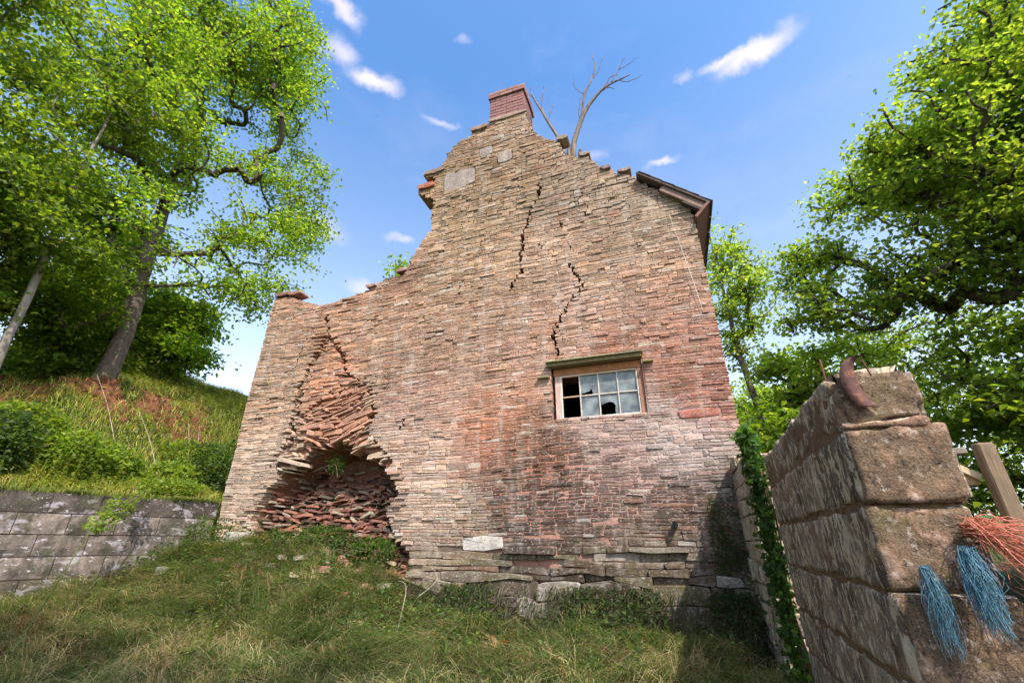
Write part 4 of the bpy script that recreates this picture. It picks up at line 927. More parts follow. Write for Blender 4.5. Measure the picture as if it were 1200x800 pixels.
# dead sapling rooted on the gable top
def sap(name, polys, label, col, cat, loc):
    root = empty(name, loc, label, cat); base = np.array(loc, float)
    for k, (nm, pts, r0, r1) in enumerate(polys):
        b = Bag(); P = tz(pts, 12)+(np.random.RandomState(k+3).rand(12, 3)-.5)*.02; b.add(*tube(P-base, np.linspace(r0*1.35, r1*1.7, 12), 6), col); obj(nm, b.mesh(nm, M['bark'], True), root)
Y5 = 5.45
sap('dead_sapling', [('stem', [(-.90,Y5,7.15),(-.93,Y5,7.45),(-1.03,Y5,7.86),(-1.24,Y5,8.48),(-1.47,Y5,9.15),(-1.50,Y5,9.4)], .030, .006),
    ('stem', [(-.80,Y5,7.1),(-.80,Y5,7.45),(-.71,Y5,7.9),(-.50,Y5,8.38),(-.29,Y5,8.66),(.0,Y5,8.85),(.31,Y5,8.9)], .042, .005),
    ('branch', [(-1.24,Y5,8.48),(-1.30,Y5,8.8),(-1.26,Y5,9.1),(-1.24,Y5,9.3)], .010, .003), ('branch', [(-1.12,Y5,8.1),(-1.18,Y5,8.4),(-1.10,Y5,8.75)], .009, .003),
    ('branch', [(-.60,Y5,8.2),(-.52,Y5,8.7),(-.36,Y5,9.1),(-.28,Y5,9.45),(-.30,Y5,9.75)], .016, .003), ('branch', [(-.29,Y5,8.66),(-.12,Y5,8.75),(0,Y5,8.68)], .009, .003),
    ('branch', [(-.02,Y5,8.85),(.1,Y5,9.1),(.26,Y5,9.4)], .008, .003), ('branch', [(-.62,Y5,8.1),(-.62,Y5,8.5),(-.50,Y5,8.9)], .010, .003), ('branch', [(-.18,Y5,8.75),(-.05,Y5,8.98),(.1,Y5,9.0)], .008, .003),
    ('branch', [(.02,Y5,8.86),(.3,Y5,8.75),(.5,Y5,8.82)], .006, .002), ('branch', [(-.36,Y5,9.1),(-.2,Y5,9.3),(-.12,Y5,9.6)], .006, .002), ('branch', [(-.5,Y5,8.75),(-.66,Y5,9.0),(-.68,Y5,9.25)], .006, .002), ('branch', [(-1.47,Y5,9.1),(-1.6,Y5,9.35),(-1.62,Y5,9.6)], .005, .002), ('branch', [(.12,Y5,9.12),(.32,Y5,9.2),(.48,Y5,9.3)], .005, .002),
    ('stub', [(-.84,Y5-.05,7.1),(-.86,Y5-.05,7.4),(-.83,Y5-.05,7.62)], .035, .014), ('stub', [(-.72,Y5-.05,7.0),(-.68,Y5-.05,7.3),(-.66,Y5-.05,7.42)], .025, .014)],
    'bare dead sapling with two grey stems growing from the broken top of the gable', (.20,.155,.12), 'dead tree', (-.85,Y5,7.1))

# ---- ground cover
rv = np.random.RandomState(77)
onhill = lambda x, y: (bank_s(x, y) > .12)
hz0 = lambda x, y: float(H(x, y))
def scatter(n, x0, x1, y0, y1, f):
    x = rv.uniform(x0, x1, n); y = rv.uniform(y0, y1, n); k = f(x, y); x, y = x[k], y[k]
    return np.stack([x, y, H(x, y)], -1)
def build(name, parts, m, **k):
    V_, F_, C_, n = [], {}, [], 0
    for v, f, c in parts:
        for ff in (f if isinstance(f, list) else [f]): F_.setdefault(ff.shape[1], []).append(ff+n)
        V_.append(v); C_.append(c); n += len(v)
    return obj(name, raw_mesh(name, np.concatenate(V_), [np.concatenate(x) for x in F_.values()], np.concatenate(C_), M[m]), **k)
inyard = lambda x, y: (bank_s(x, y) < -.02) & (x < .60+.02*y) & (y < 5.06)
# foreground grass: bleached at the left and front, green towards the wall
P = scatter(70000, -6.9, .7, .9, 5.06, lambda x, y: inyard(x, y) & (rv.rand(len(x)) < 1.9*(vn(x*1.6, y*1.6, s=200)*.6+vn(x*4, y*4, s=207)*.4)-.45))
n = len(P); dry = np.clip(.22+.3*sstep(-1.5, -4.5, P[:, 0])*sstep(3.6, 2.4, P[:, 1])+.85*sstep(4.5, 2.2, P[:, 1])+1.3*(vn(P[:, 0]*1.2, P[:, 1]*1.2, s=203)-.5)+.15*(P[:, 0] < -2), 0, 1)
cg = mixcol(n, [(.12,.16,.045),(.08,.115,.03),(.20,.20,.08)], (4, 3, 2.5), rv); cd = mixcol(n, [(.42,.33,.16),(.30,.23,.11),(.22,.13,.07)], (3, 3, 1.8), rv)
isd = rv.rand(n) < dry*.75; cc = np.where(isd[:, None], cd, cg)*(.75+.8*vn(P[:, 0]*2.3, P[:, 1]*2.3, s=208))[:, None]
fx = np.array([vn(P[:, 0]*.9, P[:, 1]*.9, s=210)-.5, vn(P[:, 0]*.9, P[:, 1]*.9, s=211)-.8]).T*2.2
lean = np.concatenate([fx+rv.randn(n, 2)*.55, np.zeros((n, 1))], 1)
hgt = rv.uniform(.06, .20, n)*(.35+1.4*vn(P[:, 0]*2.6, P[:, 1]*2.6, s=206)**1.3)
build('rough_grass', [blades(P, hgt, lean, rv.uniform(.003, .0075, n), cc, rv, .75)], 'grass', kind='stuff', label='matted rough grass, partly bleached, covering the yard in front of the gable', cat='grass')
# leafy ground weeds
P = scatter(30000, -6.9, .7, 1.6, 5.06, lambda x, y: inyard(x, y) & (vn(x*1.5, y*1.5, s=220)+.25*sstep(3.0, 4.6, y) > .62) )
n = len(P); P[:, 2] += rv.rand(n)**1.5*.26*(.4+sstep(3, 4.6, P[:, 1])); sz = rv.uniform(.022, .055, n)
wd = leaves(P, rv.randn(n, 3)*np.array([1, 1, .4]), np.array([0, -.3, 1.])+rv.randn(n, 3)*.5, sz, sz*rv.uniform(.4, .75, n), mixcol(n, [(.075,.135,.03),(.05,.095,.024),(.13,.18,.04)], (4, 3, 1.5), rv)*(.6+.8*vn(P[:, 0]*3, P[:, 1]*3, s=275))[:, None])
build('leafy_weeds', [wd], 'leaf', kind='stuff', label='low broad-leaved weeds growing through the grass below the gable', cat='weeds')
# tufts
C0 = scatter(2900, -6.7, .6, 1.8, 5.0, lambda x, y: inyard(x, y) & (rv.rand(len(x)) < .35+.8*vn(x*1.3, y*1.3, s=270)))
k = rv.randint(len(C0), size=len(C0)*34); P = C0[k].copy(); n = len(P); off = rv.randn(n, 2)*.028; P[:, :2] += off; P[:, 2] = H(P[:, 0], P[:, 1])-.01
cl_ = mixcol(len(C0), [(.10,.15,.035),(.07,.11,.03),(.16,.19,.05),(.44,.36,.19),(.22,.15,.08)], (4, 3, 2.4, 2.8, 1.2), rv, .2)[k]*rv.uniform(.6, 1.2, (n, 1)); th = rv.uniform(.45, 1.6, len(C0))[k]
bias = np.stack([vn(C0[:, 0], C0[:, 1], s=272)-.5, vn(C0[:, 0], C0[:, 1], s=273)-.75], -1)[k]*1.3
lean = np.concatenate([off*16+rv.randn(n, 2)*.25+bias, np.zeros((n, 1))], 1)
build('grass_tufts', [blades(P, rv.uniform(.12, .34, n)*th, lean, rv.uniform(.003, .0065, n), cl_, rv, .7)], 'grass', kind='stuff', label='uneven tufts of green and bleached grass across the yard', cat='grass')
# upright weeds, stem by stem
C0 = scatter(900, -6.6, .55, 2.6, 5.02, lambda x, y: inyard(x, y) & (rv.rand(len(x)) < (.15+.85*sstep(3.0, 4.7, y))*(.2+1.1*vn(x*1.5, y*1.5, s=295))))
nl = 16; m = len(C0); k = np.repeat(np.arange(m), nl); t_ = np.tile(np.linspace(.15, 1, nl), m); hh = rv.uniform(.14, .42, m)[k]; ld = rv.randn(m, 2)[k]*.12
P = C0[k].copy(); P[:, :2] += ld*(t_*hh/.3)[:, None]; P[:, 2] += t_*hh*.92; an = t_*40+rv.rand(m)[k]*6; D = np.stack([np.cos(an), np.sin(an), .5-.9*rv.rand(len(k))], -1)
sz = (.075*(1.1-t_)+.012)*rv.uniform(.7, 1.2, m)[k]; n = len(P)
lw = leaves(P, D, np.array([0, 0, 1.])+rv.randn(n, 3)*.3, sz, sz*rv.uniform(.3, .6, m)[k], mixcol(m, [(.09,.16,.035),(.06,.11,.028),(.16,.21,.05),(.22,.16,.08)], (4, 3, 2, 1), rv)[k])
S_ = np.zeros((m, 3)); S_[:, 0] = .0022; top_ = C0+np.stack([ld[::nl, 0]*hh[::nl]/.3, ld[::nl, 1]*hh[::nl]/.3, hh[::nl]], -1)
sv = np.stack([C0-S_, C0+S_, top_], 1).reshape(-1, 3)
build('upright_weeds', [lw, (sv, np.arange(m*3).reshape(-1, 3), np.tile(np.array([.13,.15,.05]), (m*3, 1)))], 'leaf', kind='stuff', label='upright leafy weeds standing in the grass along the foot of the gable', cat='weeds')
# taller weed growth on the slope in front of the arch and down the foot of the wall
P = scatter(60000, -6.5, .6, 3.7, 5.08, lambda x, y: inyard(x, y) & (rv.rand(len(x)) < .3+.9*vn(x*2.2, y*2.2, s=230)))
n = len(P); lean = np.concatenate([rv.randn(n, 2)*.45+np.array([0, -.55]), np.zeros((n, 1))], 1)
cc = mixcol(n, [(.08,.125,.03),(.12,.165,.04),(.26,.21,.10),(.17,.12,.07)], (4, 3, 2, 1.2), rv)*(.65+.7*vn(P[:, 0]*1.5, P[:, 1]*1.5, s=239))[:, None]
build('slope_grass', [blades(P, rv.uniform(.12, .33, n)*(.5+.8*vn(P[:, 0]*2.4, P[:, 1]*2.4, s=234)), lean, rv.uniform(.003, .008, n), cc, rv, .6)], 'grass', kind='stuff', label='taller grass and weeds on the slope right under the gable', cat='grass')
# grass and roots hanging off the footing stones
n = 9000; x = rv.uniform(-3.1, .55, n); zz = rv.uniform(.55, 1.12, n)+.06*(vn(x*2, 0, s=240)-.5); k = rv.rand(n) < .15+.9*(vn(x*1.8, zz*3, s=241) > .48); x, zz = x[k], zz[k]; n = len(x)
P = np.stack([x, np.full(n, 5.07)-rv.rand(n)*.12-.36*sstep(1.2, .7, zz), zz], -1)
L = rv.uniform(.05, .26, n); D = np.stack([rv.randn(n)*.25, -np.abs(rv.randn(n))*.35-.12, -np.ones(n)], -1)
S = np.stack([np.ones(n), rv.randn(n)*.4, np.zeros(n)], -1)*rv.uniform(.002, .005, n)[:, None]; q1 = P+D*L[:, None]*.5+np.array([0, -.03, .03]); q2 = P+D*L[:, None]
V_ = np.stack([P-S, P+S, q1-S*.8, q1+S*.8, q2], 1).reshape(-1, 3); o = np.arange(n)[:, None]*5
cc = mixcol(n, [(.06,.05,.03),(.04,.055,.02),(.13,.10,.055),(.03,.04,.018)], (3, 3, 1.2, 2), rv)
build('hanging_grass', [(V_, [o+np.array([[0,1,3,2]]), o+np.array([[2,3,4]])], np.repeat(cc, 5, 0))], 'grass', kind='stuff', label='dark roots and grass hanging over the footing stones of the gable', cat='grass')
# dark soft bank under the footing
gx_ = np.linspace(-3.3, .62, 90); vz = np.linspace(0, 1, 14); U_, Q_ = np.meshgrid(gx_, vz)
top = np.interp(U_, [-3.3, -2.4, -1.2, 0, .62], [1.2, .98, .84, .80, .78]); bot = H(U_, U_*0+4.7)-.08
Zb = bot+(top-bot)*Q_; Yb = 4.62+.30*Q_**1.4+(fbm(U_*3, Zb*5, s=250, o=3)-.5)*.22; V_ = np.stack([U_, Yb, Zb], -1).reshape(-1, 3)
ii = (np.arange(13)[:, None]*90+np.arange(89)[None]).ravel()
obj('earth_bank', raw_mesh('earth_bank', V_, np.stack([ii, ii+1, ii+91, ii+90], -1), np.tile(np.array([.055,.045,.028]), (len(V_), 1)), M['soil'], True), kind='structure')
n = 15000; x = rv.uniform(-3.2, .6, n); zz = rv.uniform(.5, 1.1, n); k = rv.rand(n) < .06+1.0*(vn(x*2.2, zz*3, s=281) > .55)*(sstep(-2.2, 0., x)*.6+.4); x, zz = x[k], zz[k]; n = len(x); sz = rv.uniform(.02, .05, n)
build('bank_weeds', [leaves(np.stack([x, 5.0-.40*sstep(1.2, .6, zz)-rv.rand(n)*.16, zz], -1), rv.randn(n, 3)*np.array([.8,.5,.5])+np.array([0,-.3,-.4]), np.array([0,-.7,.7])+rv.randn(n, 3)*.5, sz, sz*rv.uniform(.3, .7, n), mixcol(n, [(.035,.06,.018),(.06,.09,.025),(.08,.065,.035)], (3, 2, 1.4), rv))], 'leaf', kind='stuff', label='dark weeds clinging to the earth bank under the footing of the gable', cat='weeds')
P = scatter(26000, -9.5, -6.1, .8, 7.5, lambda x, y: onhill(x, y) & (bank_s(x, y) < 3.2) & (rv.rand(len(x)) < (1.15*vn(x*1.7, y*1.7, s=290)-.12)*(1-.75*soilmask(x, y))))
n = len(P); P[:, 2] += rv.rand(n)*.32*vn(P[:, 0]*2, P[:, 1]*2, s=291); sz = rv.uniform(.025, .075, n)
build('bank_herbs', [leaves(P, rv.randn(n, 3)*np.array([1,1,.5]), np.array([0,0,1.])+rv.randn(n, 3)*.5, sz, sz*rv.uniform(.35, .8, n), mixcol(n, [(.15,.23,.035),(.09,.15,.026),(.26,.31,.05),(.42,.42,.26),(.26,.13,.06)], (4, 3, 2.4, .5, .7), rv))], 'leaf', kind='stuff', label='mixed broad-leaved herbs growing over the sunlit bank', cat='weeds')
P = scatter(16000, .95, 5.5, 1.6, 8, lambda x, y: (x > .95+.05*y))
n = len(P); lean = np.concatenate([rv.randn(n, 2)*.6, np.zeros((n, 1))], 1)
build('field_grass', [blades(P, rv.uniform(.08, .3, n), lean, rv.uniform(.006, .014, n), mixcol(n, [(.17,.21,.04),(.10,.15,.03),(.36,.31,.12)], (3, 3, 2), rv), rv, .6)], 'grass', kind='stuff', label='rough grass in the field behind the block wall', cat='grass')
# fallen rubble below the arch
b = Bag(); rr = np.random.RandomState(611)
for q in range(110):
    x, y = rr.uniform(-5.5, -3.0), 5.1-abs(rr.randn())*.32; w, h = rr.uniform(.04, .18), rr.uniform(.02, .06)
    v = boxv(-w/2, w/2, -w*.35, w*.35, 0, h)+(rr.rand(8, 3)-.5)*.025; a = rr.rand()*6.28; ca, sa = math.cos(a), math.sin(a)
    v = v@np.array([[ca, sa, 0], [-sa, ca, 0], [0, 0, 1]]); v[:, 2] += v[:, 0]*rr.uniform(-.3, .3)
    b.add(v+np.array([x, y, hz0(x, y)+rr.uniform(0, .06)]), BOXF, jitter_col(np.array([.33,.17,.12]) if rr.rand() < .6 else np.array([.34,.28,.2]), rr, .3))
obj('fallen_rubble', b.mesh('fallen_rubble', M['redstone']), kind='stuff', label='small fallen red stones scattered at the foot of the collapsed arch', cat='rubble')
n = 9000; al = rv.uniform(-5.3, .05, n); k = rv.rand(n) < .25+.9*(vn(al*2.5, 0, s=297) > .45); al = al[k]; n = len(al); s0 = rv.uniform(-.01, .16, n)
xy = RWP+RWD*al[:, None]+np.array([-RWD[1], RWD[0]])*s0[:, None]; P = np.concatenate([xy, (2.03-.01*rv.rand(n))[:, None]], 1)
lean = np.concatenate([np.array([RWD[1], -RWD[0]])*rv.uniform(.2, 1.3, n)[:, None]+rv.randn(n, 2)*.4, np.zeros((n, 1))], 1)
build('wall_top_grass', [blades(P, rv.uniform(.05, .16, n), lean, rv.uniform(.004, .008, n), mixcol(n, [(.16,.21,.04),(.10,.16,.03),(.36,.31,.12)], (3, 3, 2), rv), rv, 1.1)], 'grass', kind='stuff', label='short grass and moss spilling over the top edge of the retaining wall', cat='grass')
# hill grass
P = scatter(120000, -12.5, -5.9, .5, 9.5, lambda x, y: onhill(x, y) & (rv.rand(len(x)) < (1-.86*soilmask(x, y))*(1-.6*sstep(3, 6, bank_s(x, y)))))
n = len(P); lean = np.concatenate([rv.randn(n, 2)*.6, np.zeros((n, 1))], 1)
yl = vn(P[:, 0]*.8, P[:, 1]*.8, s=262)[:, None]
cc = mixcol(n, [(.23,.27,.045),(.14,.21,.035),(.40,.35,.10),(.27,.15,.06)], (4, 3, 2.4, .9), rv)*(.7+.6*yl)
build('hill_grass', [blades(P, rv.uniform(.08, .30, n)*(.6+.8*vn(P[:, 0]*2, P[:, 1]*2, s=264)), lean, rv.uniform(.005, .011, n), cc, rv, .6)], 'grass', kind='stuff', label='bright sunlit grass on the bank above the retaining wall', cat='grass')
def clump(name, label, blobs, n, seed, leaf, cols, cat='bush', group=None, stems=10, hollow=.55):
    rr = np.random.RandomState(seed); base = np.array([blobs[0][0], blobs[0][1], blobs[0][2]-blobs[0][5]*.8]); root = empty(name, base, label, cat, group)
    vol = np.array([b_[3]*b_[4]*b_[5] for b_ in blobs]); k = rr.choice(len(blobs), n, p=vol/vol.sum()); BB = np.array(blobs)[k]
    v = norm(rr.randn(n, 3)); rad = (hollow+(1-hollow)*rr.rand(n))[:, None]; rad = rad*(.82+.36*fbm(v[:, 0]*2.5+seed, v[:, 1]*2.5, v[:, 2]*2.5, s=seed, o=2))[:, None]
    P = BB[:, :3]+v*rad*BB[:, 3:]; D = v*.8+rr.randn(n, 3)*.6; Nn = v*.5+np.array([0, 0, .8])+rr.randn(n, 3)*.45; sz = rr.uniform(.6, 1.25, n)
    c = mixcol(n, cols[0], cols[1], rr)*(.7+.6*vn(P[:, 0]*4, P[:, 1]*4, P[:, 2]*4, s=seed))[:, None]
    obj('foliage', raw_mesh('foliage', *(lambda a: (a[0], a[1], a[2]))(leaves(P-base, D, Nn, leaf[0]*sz, leaf[1]*sz, c)), M['leaf']), root, kind='stuff')
    b = Bag()
    for q in range(stems):
        B_ = blobs[rr.randint(len(blobs))]; e = np.array(B_[:3])+rr.randn(3)*np.array(B_[3:])*.4-base; b.add(*tube(tz([rr.randn(3)*.05*np.array([1,1,0])-np.array([0,0,.1]), e*.5+rr.randn(3)*.05, e], 6), np.linspace(.012, .004, 6), 4), (.13,.09,.06))
    obj('stems', b.mesh('stems', M['bark'], True), root); return root
def hz(x, y): return float(H(x, y))
GI = ([(.065,.115,.03),(.12,.175,.045),(.04,.07,.02)], (4, 2, 2)); GB = ([(.17,.24,.035),(.11,.18,.027),(.25,.30,.05)], (4, 3, 2))
def hb(al, s, dz): p = rwp(al, s, 0); return (p[0], p[1], hz(p[0], p[1])+dz)
clump('ivy_bush', 'dense dark ivy-covered bush at the left edge above the wall', [(*hb(-2.4,.75,.35),.4,.5,.5),(*hb(-2.9,.8,.4),.5,.5,.55)], 5200, 301, (.06,.055), GI)
clump('bramble_bush', 'bright green bramble bush in the middle of the bank', [(*hb(-1.55,.85,.25),.35,.45,.35),(*hb(-1.15,1.05,.1),.35,.4,.3)], 3800, 303, (.065,.05), GB)
clump('bramble_bush', 'bramble bush sprawling under the red earth, left of the bright one', [(*hb(-2.1,1.25,.3),.35,.5,.35)], 2400, 305, (.065,.05), GB)
clump('shaded_bush', 'dark bush tucked against the left foot of the gable', [(*hb(.35,.55,.5),.3,.4,.5),(*hb(.1,.9,.4),.35,.3,.4)], 3800, 307, (.05,.04), GI)
clump('bramble_bush', 'leafy bramble trailing right of the dry canes', [(*hb(-.4,.9,.15),.4,.4,.25),(*hb(-.1,1.5,.1),.5,.4,.3)], 3000, 309, (.06,.045), GB)
clump('nettle_patch', 'low bright nettle patch along the wall top near the gable', [(*hb(-.45,.38,.1),.22,.5,.16)], 2200, 311, (.05,.03), GB, 'nettles')
for k, (al, s, lb) in enumerate([(-4.2,1.6,'leafy undergrowth at the far left of the bank under the small tree'),(-3.3,2.9,'undergrowth between the two left tree trunks'),(-1.2,3.3,'bush behind the foot of the thick trunk'),(2.6,4.4,'bush on the hill skyline beside the gable')]):
    clump('undergrowth_bush', lb, [(*hb(al, s, .2),.55,.6,.45),(*hb(al+.5, s+.2, .15),.4,.5,.35)], 3400, 320+k, (.075,.055), GB, stems=6)
# nettle spires
nr = 0
for k, (al, s, h) in enumerate([(-2.02,.32,.42),(-1.93,.36,.36),(-1.85,.30,.44),(-1.74,.33,.38),(-1.62,.36,.44),(-1.45,.32,.30),(-1.2,.35,.36),(-1.05,.4,.3),(-.85,.38,.36),(-2.3,.33,.3)]):
    p = np.array(hb(al, s, 0)); rr = np.random.RandomState(400+k); root = empty('nettle', p, ['tallest nettle spire in the tight cluster on the wall top, left side','short nettle spire tucked between taller ones on the wall top','second tall nettle spire of the cluster on the wall top','thin nettle spire at the middle of the row on the wall top','tall pale nettle spire right of the main cluster','low nettle spire beside the arching bramble','middling nettle spire just right of the arching bramble','small nettle spire standing alone above the wall','rightmost nettle spire, nearest the gable','leftmost nettle spire, nearest the ivy bush'][k], 'nettle', 'nettle spires along the wall top')
    b = Bag(); b.add(*tube([(0,0,-.02),(0.01,0,h*.5),(.02,.01,h)], [.004,.003,.002], 4), (.14,.18,.04)); obj('stem', b.mesh('stem', M['grass']), root)
    n = 130; t_ = rr.rand(n); an = rr.rand(n)*6.28; sz = (.055*(1-t_)+.015); P = np.stack([.02*t_, .01*t_, t_*h], -1); D = np.stack([np.cos(an), np.sin(an), rr.rand(n)*.3-.2], -1)
    obj('leaves', raw_mesh('leaves', *leaves(P, D, np.tile([0,0,1.], (n, 1)), sz, sz*.5, mixcol(n, [(.2,.25,.05),(.13,.19,.03),(.30,.29,.10)], (3, 2, 2), rr)), M['leaf']), root, kind='stuff')
# ivy between the two right-hand walls
rr = np.random.RandomState(500); root = empty('ivy', (.66, 3.95, .6), 'strand of dark green ivy climbing the gap beside the block wall', 'ivy'); base = np.array([.66,3.95,.6])
b = Bag()
for q in range(5): b.add(*tube(tz([(.0+.02*q,.0,0),(.02,.02,.5),(-.03+.02*q,.03,1.0),(.02,-.02,1.5),(.0,.05,1.72)], 14), np.linspace(.010, .004, 14), 5), (.13,.09,.06))
obj('stems', b.mesh('stems', M['bark'], True), root)
n = 1900; t_ = rr.rand(n)**.8; P = np.stack([-.02+rr.randn(n)*.03, rr.randn(n)*.06+.02, t_*1.72], -1); big = sstep(.75, 1, t_); sz = rr.uniform(.03, .05, n)*(1+.7*big)
obj('foliage', raw_mesh('foliage', *leaves(P, rr.randn(n, 3)+np.array([-.3,-.6,-.6]), np.array([-.7,-.8,.5])+rr.randn(n, 3)*.4, sz, sz*.95, mixcol(n, [(.035,.07,.018),(.05,.10,.025),(.09,.17,.04)], (4, 3, 1), rr)*(1+.8*big)[:, None]), M['leaf']), root, kind='stuff')
# moss and plants over the wall junctions
n = 2600; x = rv.uniform(.30, .58, n); z = rv.uniform(.75, 1.9, n); k = rv.rand(n) < .25+.7*(vn(x*6, z*3, s=501) > .5); x, z = x[k], z[k]; n = len(x)
sz = rv.uniform(.015, .035, n)
build('corner_weeds', [leaves(np.stack([x, 5.04-rv.rand(n)*.05, z], -1), rv.randn(n, 3)*np.array([.6,.4,.5])+np.array([0,-.3,-.7]), np.array([0,-1,.4])+rv.randn(n, 3)*.4, sz, sz*.5, mixcol(n, [(.05,.08,.025),(.08,.09,.04)], (2, 1), rv))], 'leaf', kind='stuff', label='small dark weeds clinging to the right foot of the gable', cat='weeds')
clump('wall_weeds', 'green weeds spilling over the end of the retaining wall by the gable', [(-6.05,4.75,1.35,.28,.25,.5),(-5.85,4.9,1.5,.25,.15,.3),(-6.2,4.4,1.1,.2,.3,.35)], 4200, 503, (.04,.02), ([(.06,.11,.022),(.09,.14,.03),(.12,.12,.04)], (4, 3, 1.5)), 'weeds')
clump('fern_tuft', 'small tuft of grass growing inside the collapsed arch', [(-4.46,5.28,2.5,.14,.08,.13)], 500, 505, (.06,.012), ([(.07,.12,.025),(.11,.15,.04)], (2, 1)), 'plant', stems=3)
clump('arch_weeds', 'weeds growing at the foot of the collapsed arch', [(-4.3,5.0,1.55,.5,.14,.14),(-5.0,4.98,1.5,.35,.12,.14),(-3.5,4.98,1.4,.35,.12,.16)], 3000, 507, (.05,.022), ([(.06,.11,.022),(.10,.15,.03)], (3, 2)), 'weeds')
# dock plant, dead fronds, sticks, stalks
def plant(name, label, x, y, n, L, W, col, cat, seed, up=.8):
    rr = np.random.RandomState(seed); z = hz(x, y); root = empty(name, (x, y, z), label, cat)
    for q in range(n):
        an = q*2.4+rr.rand(); l = L*rr.uniform(.7, 1.1); d = np.array([math.cos(an), math.sin(an), 0]); s = np.array([-d[1], d[0], 0]); pts = []
        for t_ in np.linspace(0, 1, 6): pts.append(d*l*t_*(1-up*.4)+np.array([0, 0, l*up*(t_-.55*t_*t_)+.01]))
        wv = W*np.array([.12, .6, 1, .9, .5, .02]); V_ = np.array([p+s*w*k+np.array([0, 0, abs(k)*w*.3]) for p, w in zip(pts, wv) for k in (-1, 0, 1)]); f = []
        for a in range(5):
            for b_ in range(2): f.append([a*3+b_, a*3+b_+1, a*3+b_+4, a*3+b_+3])
        obj('leaf', raw_mesh('leaf', V_, np.array(f), np.tile(np.array(col)*rr.uniform(.75, 1.25), (18, 1)), M['leaf'], True), root)
plant('dock_plant', 'yellow-green dock plant low in the grass, front left of centre', -1.95, 3.15, 9, .17, .032, (.17,.22,.035), 'plant', 1)
plant('dock_plant', 'bright broad-leaved dock in the weeds below the arch', -3.9, 4.3, 10, .2, .035, (.10,.17,.03), 'plant', 2)
plant('dock_plant', 'leafy dock at the foot of the retaining wall near the gable', -5.9, 4.2, 10, .24, .04, (.10,.19,.03), 'plant', 3)
plant('dock_plant', 'small bright dock below the footing stones right of centre', -1.0, 4.5, 8, .13, .028, (.12,.24,.03), 'plant', 4)
plant('dead_frond', 'rust-brown dead fern fronds standing in the grass at centre front', -1.55, 4.15, 9, .34, .02, (.28,.12,.06), 'plant', 5, 1.5)
def stick(name, label, pts, r, col, cat='stick', group=None, seed=0):
    b = Bag(); P = tz(pts, 12); base = P[0].copy(); b.add(*tube(P-base, np.linspace(r, r*.35, 12), 5), col)
    o = obj(name, b.mesh(name, M['bark'], True), loc=base); return tag(o, label, cat, group)
def gp3(x, y, d): return (x, y, hz(x, y)+d)
stick('fallen_twig', 'pale bent twig lying in the grass, front left', [gp3(-2.95,2.9,.06), gp3(-2.75,2.75,.13), gp3(-2.62,2.5,.10)], .006, (.42,.36,.28))
stick('fallen_twig', 'pale forked twig propped on the bank below the footing, left of centre', [gp3(-2.6,4.2,.05), (-2.75,4.6,1.05), (-2.95,4.75,1.12)], .006, (.38,.32,.25))
stick('fallen_twig', 'thin pale twig crossing the forked one below the footing', [(-2.62,4.6,.98),(-2.45,4.7,1.15),(-2.6,4.75,1.3)], .004, (.42,.36,.28))
stick('fallen_twig', 'short brown stick leaning on the bank at centre right', [(-.95,4.6,.75),(-.9,4.7,.86),(-.82,4.78,.95)], .008, (.24,.19,.14))
stick('bramble_shoot', 'long green bramble arching up across the retaining wall', [(-4.2,2.2,.85),(-5.0,2.75,1.2),(-5.6,3.2,1.62),(-6.3,3.9,1.95),(-6.3,4.1,2.25)], .006, (.10,.14,.04), 'stem')
stick('bramble_shoot', 'thin green stem at the far left in front of the wall', [(-5.2,1.7,.9),(-5.6,2.1,1.5),(-5.9,2.5,1.85),(-5.9,2.6,2.0)], .005, (.12,.16,.04), 'stem')
clump('bramble_leaves', 'leaves of the bramble arching over the retaining wall', [(-6.05,3.65,1.86,.14,.16,.12),(-5.75,3.35,1.7,.14,.12,.10),(-6.25,4.0,2.1,.1,.1,.12)], 420, 510, (.05,.035), GB, 'bramble', stems=2)
for k, (a, c_, lb) in enumerate([((-.9,1.5),(-.55,.9),'pale dry cane leaning left on the bank'),((-.1,1.7),(-.15,1.0),'upright dry cane near the gable'),((.1,1.75),(-.05,1.1),'second upright dry cane near the gable'),((-1.5,1.9),(-1.1,1.4),'dry cane under the thick tree trunk'),((-3.0,2.4),(-2.7,1.6),'dead pale branch hanging over the red earth at the left')]):
    p0 = hb(a[0], a[1], .5); p1 = hb(c_[0], c_[1], .1); m_ = tuple((np.array(p0)+np.array(p1))/2+np.array([.03,0,.03]))
    stick('dry_cane', lb, [p1, m_, p0], .006, (.42,.33,.26), 'cane')
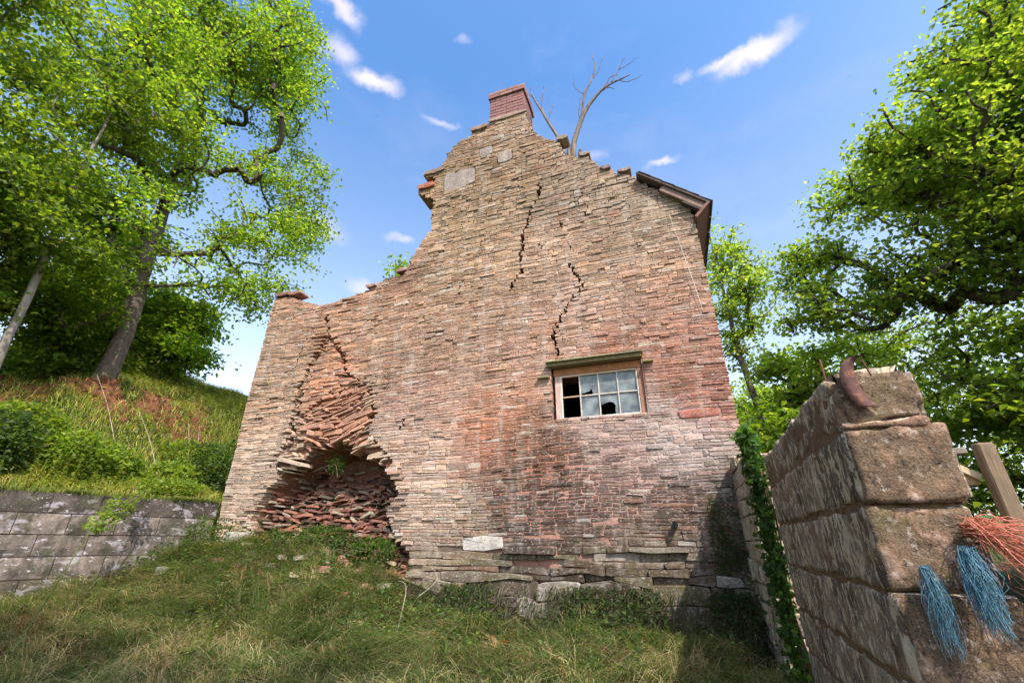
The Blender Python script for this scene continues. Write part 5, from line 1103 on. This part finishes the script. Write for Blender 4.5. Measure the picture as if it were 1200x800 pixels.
# clods on the red earth
b = Bag(); rr = np.random.RandomState(600)
for q in range(420):
    al = rr.uniform(-4, .6); s = rr.uniform(1.3, 2.7); p = rwp(al, s, 0)
    if soilmask(p[0], p[1]) < .3: continue
    r_ = rr.uniform(.02, .09); v = norm(rr.randn(12, 3))*r_*rr.uniform(.6, 1.1, (12, 1))
    u8 = boxv(-1,1,-1,1,-1,1)*r_*.6*rr.uniform(.5, 1.2, (8, 3)); b.add(u8+np.array([p[0], p[1], hz(p[0], p[1])]), BOXF, np.array([.34,.14,.075])*rr.uniform(.5, 1.3))
obj('earth_clods', b.mesh('earth_clods', M['soil']), kind='stuff', label='crumbled red earth clods on the eroded bank under the thick trunk', cat='earth')
# straw
n = 13000; P = scatter(n*2, -6.6, .5, 1.4, 4.6, inyard)[:n]; n = len(P); P[:, 2] += rv.uniform(.03, .16, n); an = rv.rand(n)*6.28; L = (.06+.36*rv.rand(n)**2)[:, None]
D = np.stack([np.cos(an), np.sin(an), rv.randn(n)*.25], -1); S = np.stack([-np.sin(an), np.cos(an), np.zeros(n)], -1)*.0011; up_v = np.array([0, 0, .0013])
V_ = np.stack([P-S, P+S, P+D*L*.5+S+np.array([0,0,.012]), P+D*L*.5-S+np.array([0,0,.012]), P+D*L], 1).reshape(-1, 3); o = np.arange(n)[:, None]*5
build('dry_straw', [(V_, [o+np.array([[0,1,2,3]]), o+np.array([[3,2,4]])], np.repeat(mixcol(n, [(.42,.34,.18),(.30,.22,.11),(.5,.43,.27)], (3, 2, 1), rv), 5, 0))], 'grass', kind='stuff', label='loose dry straw stalks scattered over the grass', cat='straw')
# stones showing in the yard and at the foot
for k, (x, y, dz, w, h, d, lb) in enumerate([(-5.62,4.95,.1,.30,.12,.2,'pale squared stone lying at the left foot of the gable'),(-5.95,4.3,.08,.13,.10,.1,'small white stone by the weeds at the end of the retaining wall')]):
    rr = np.random.RandomState(700+k); z = hz(x, y)+dz; V_ = stone_verts((-w/2,0),(0,-.01),(w/2,0),(-w/2,h),(0,h),(w/2,h*.9),-d/2,d,rr)
    c = np.array([.42,.37,.35]) if k < 2 else np.array([.13,.12,.09]); obj('loose_stone', raw_mesh('loose_stone', V_, [SF4, SF3], np.tile(c, (31, 1)), M['stone']), loc=(x, y, z), label=lb, cat='stone')
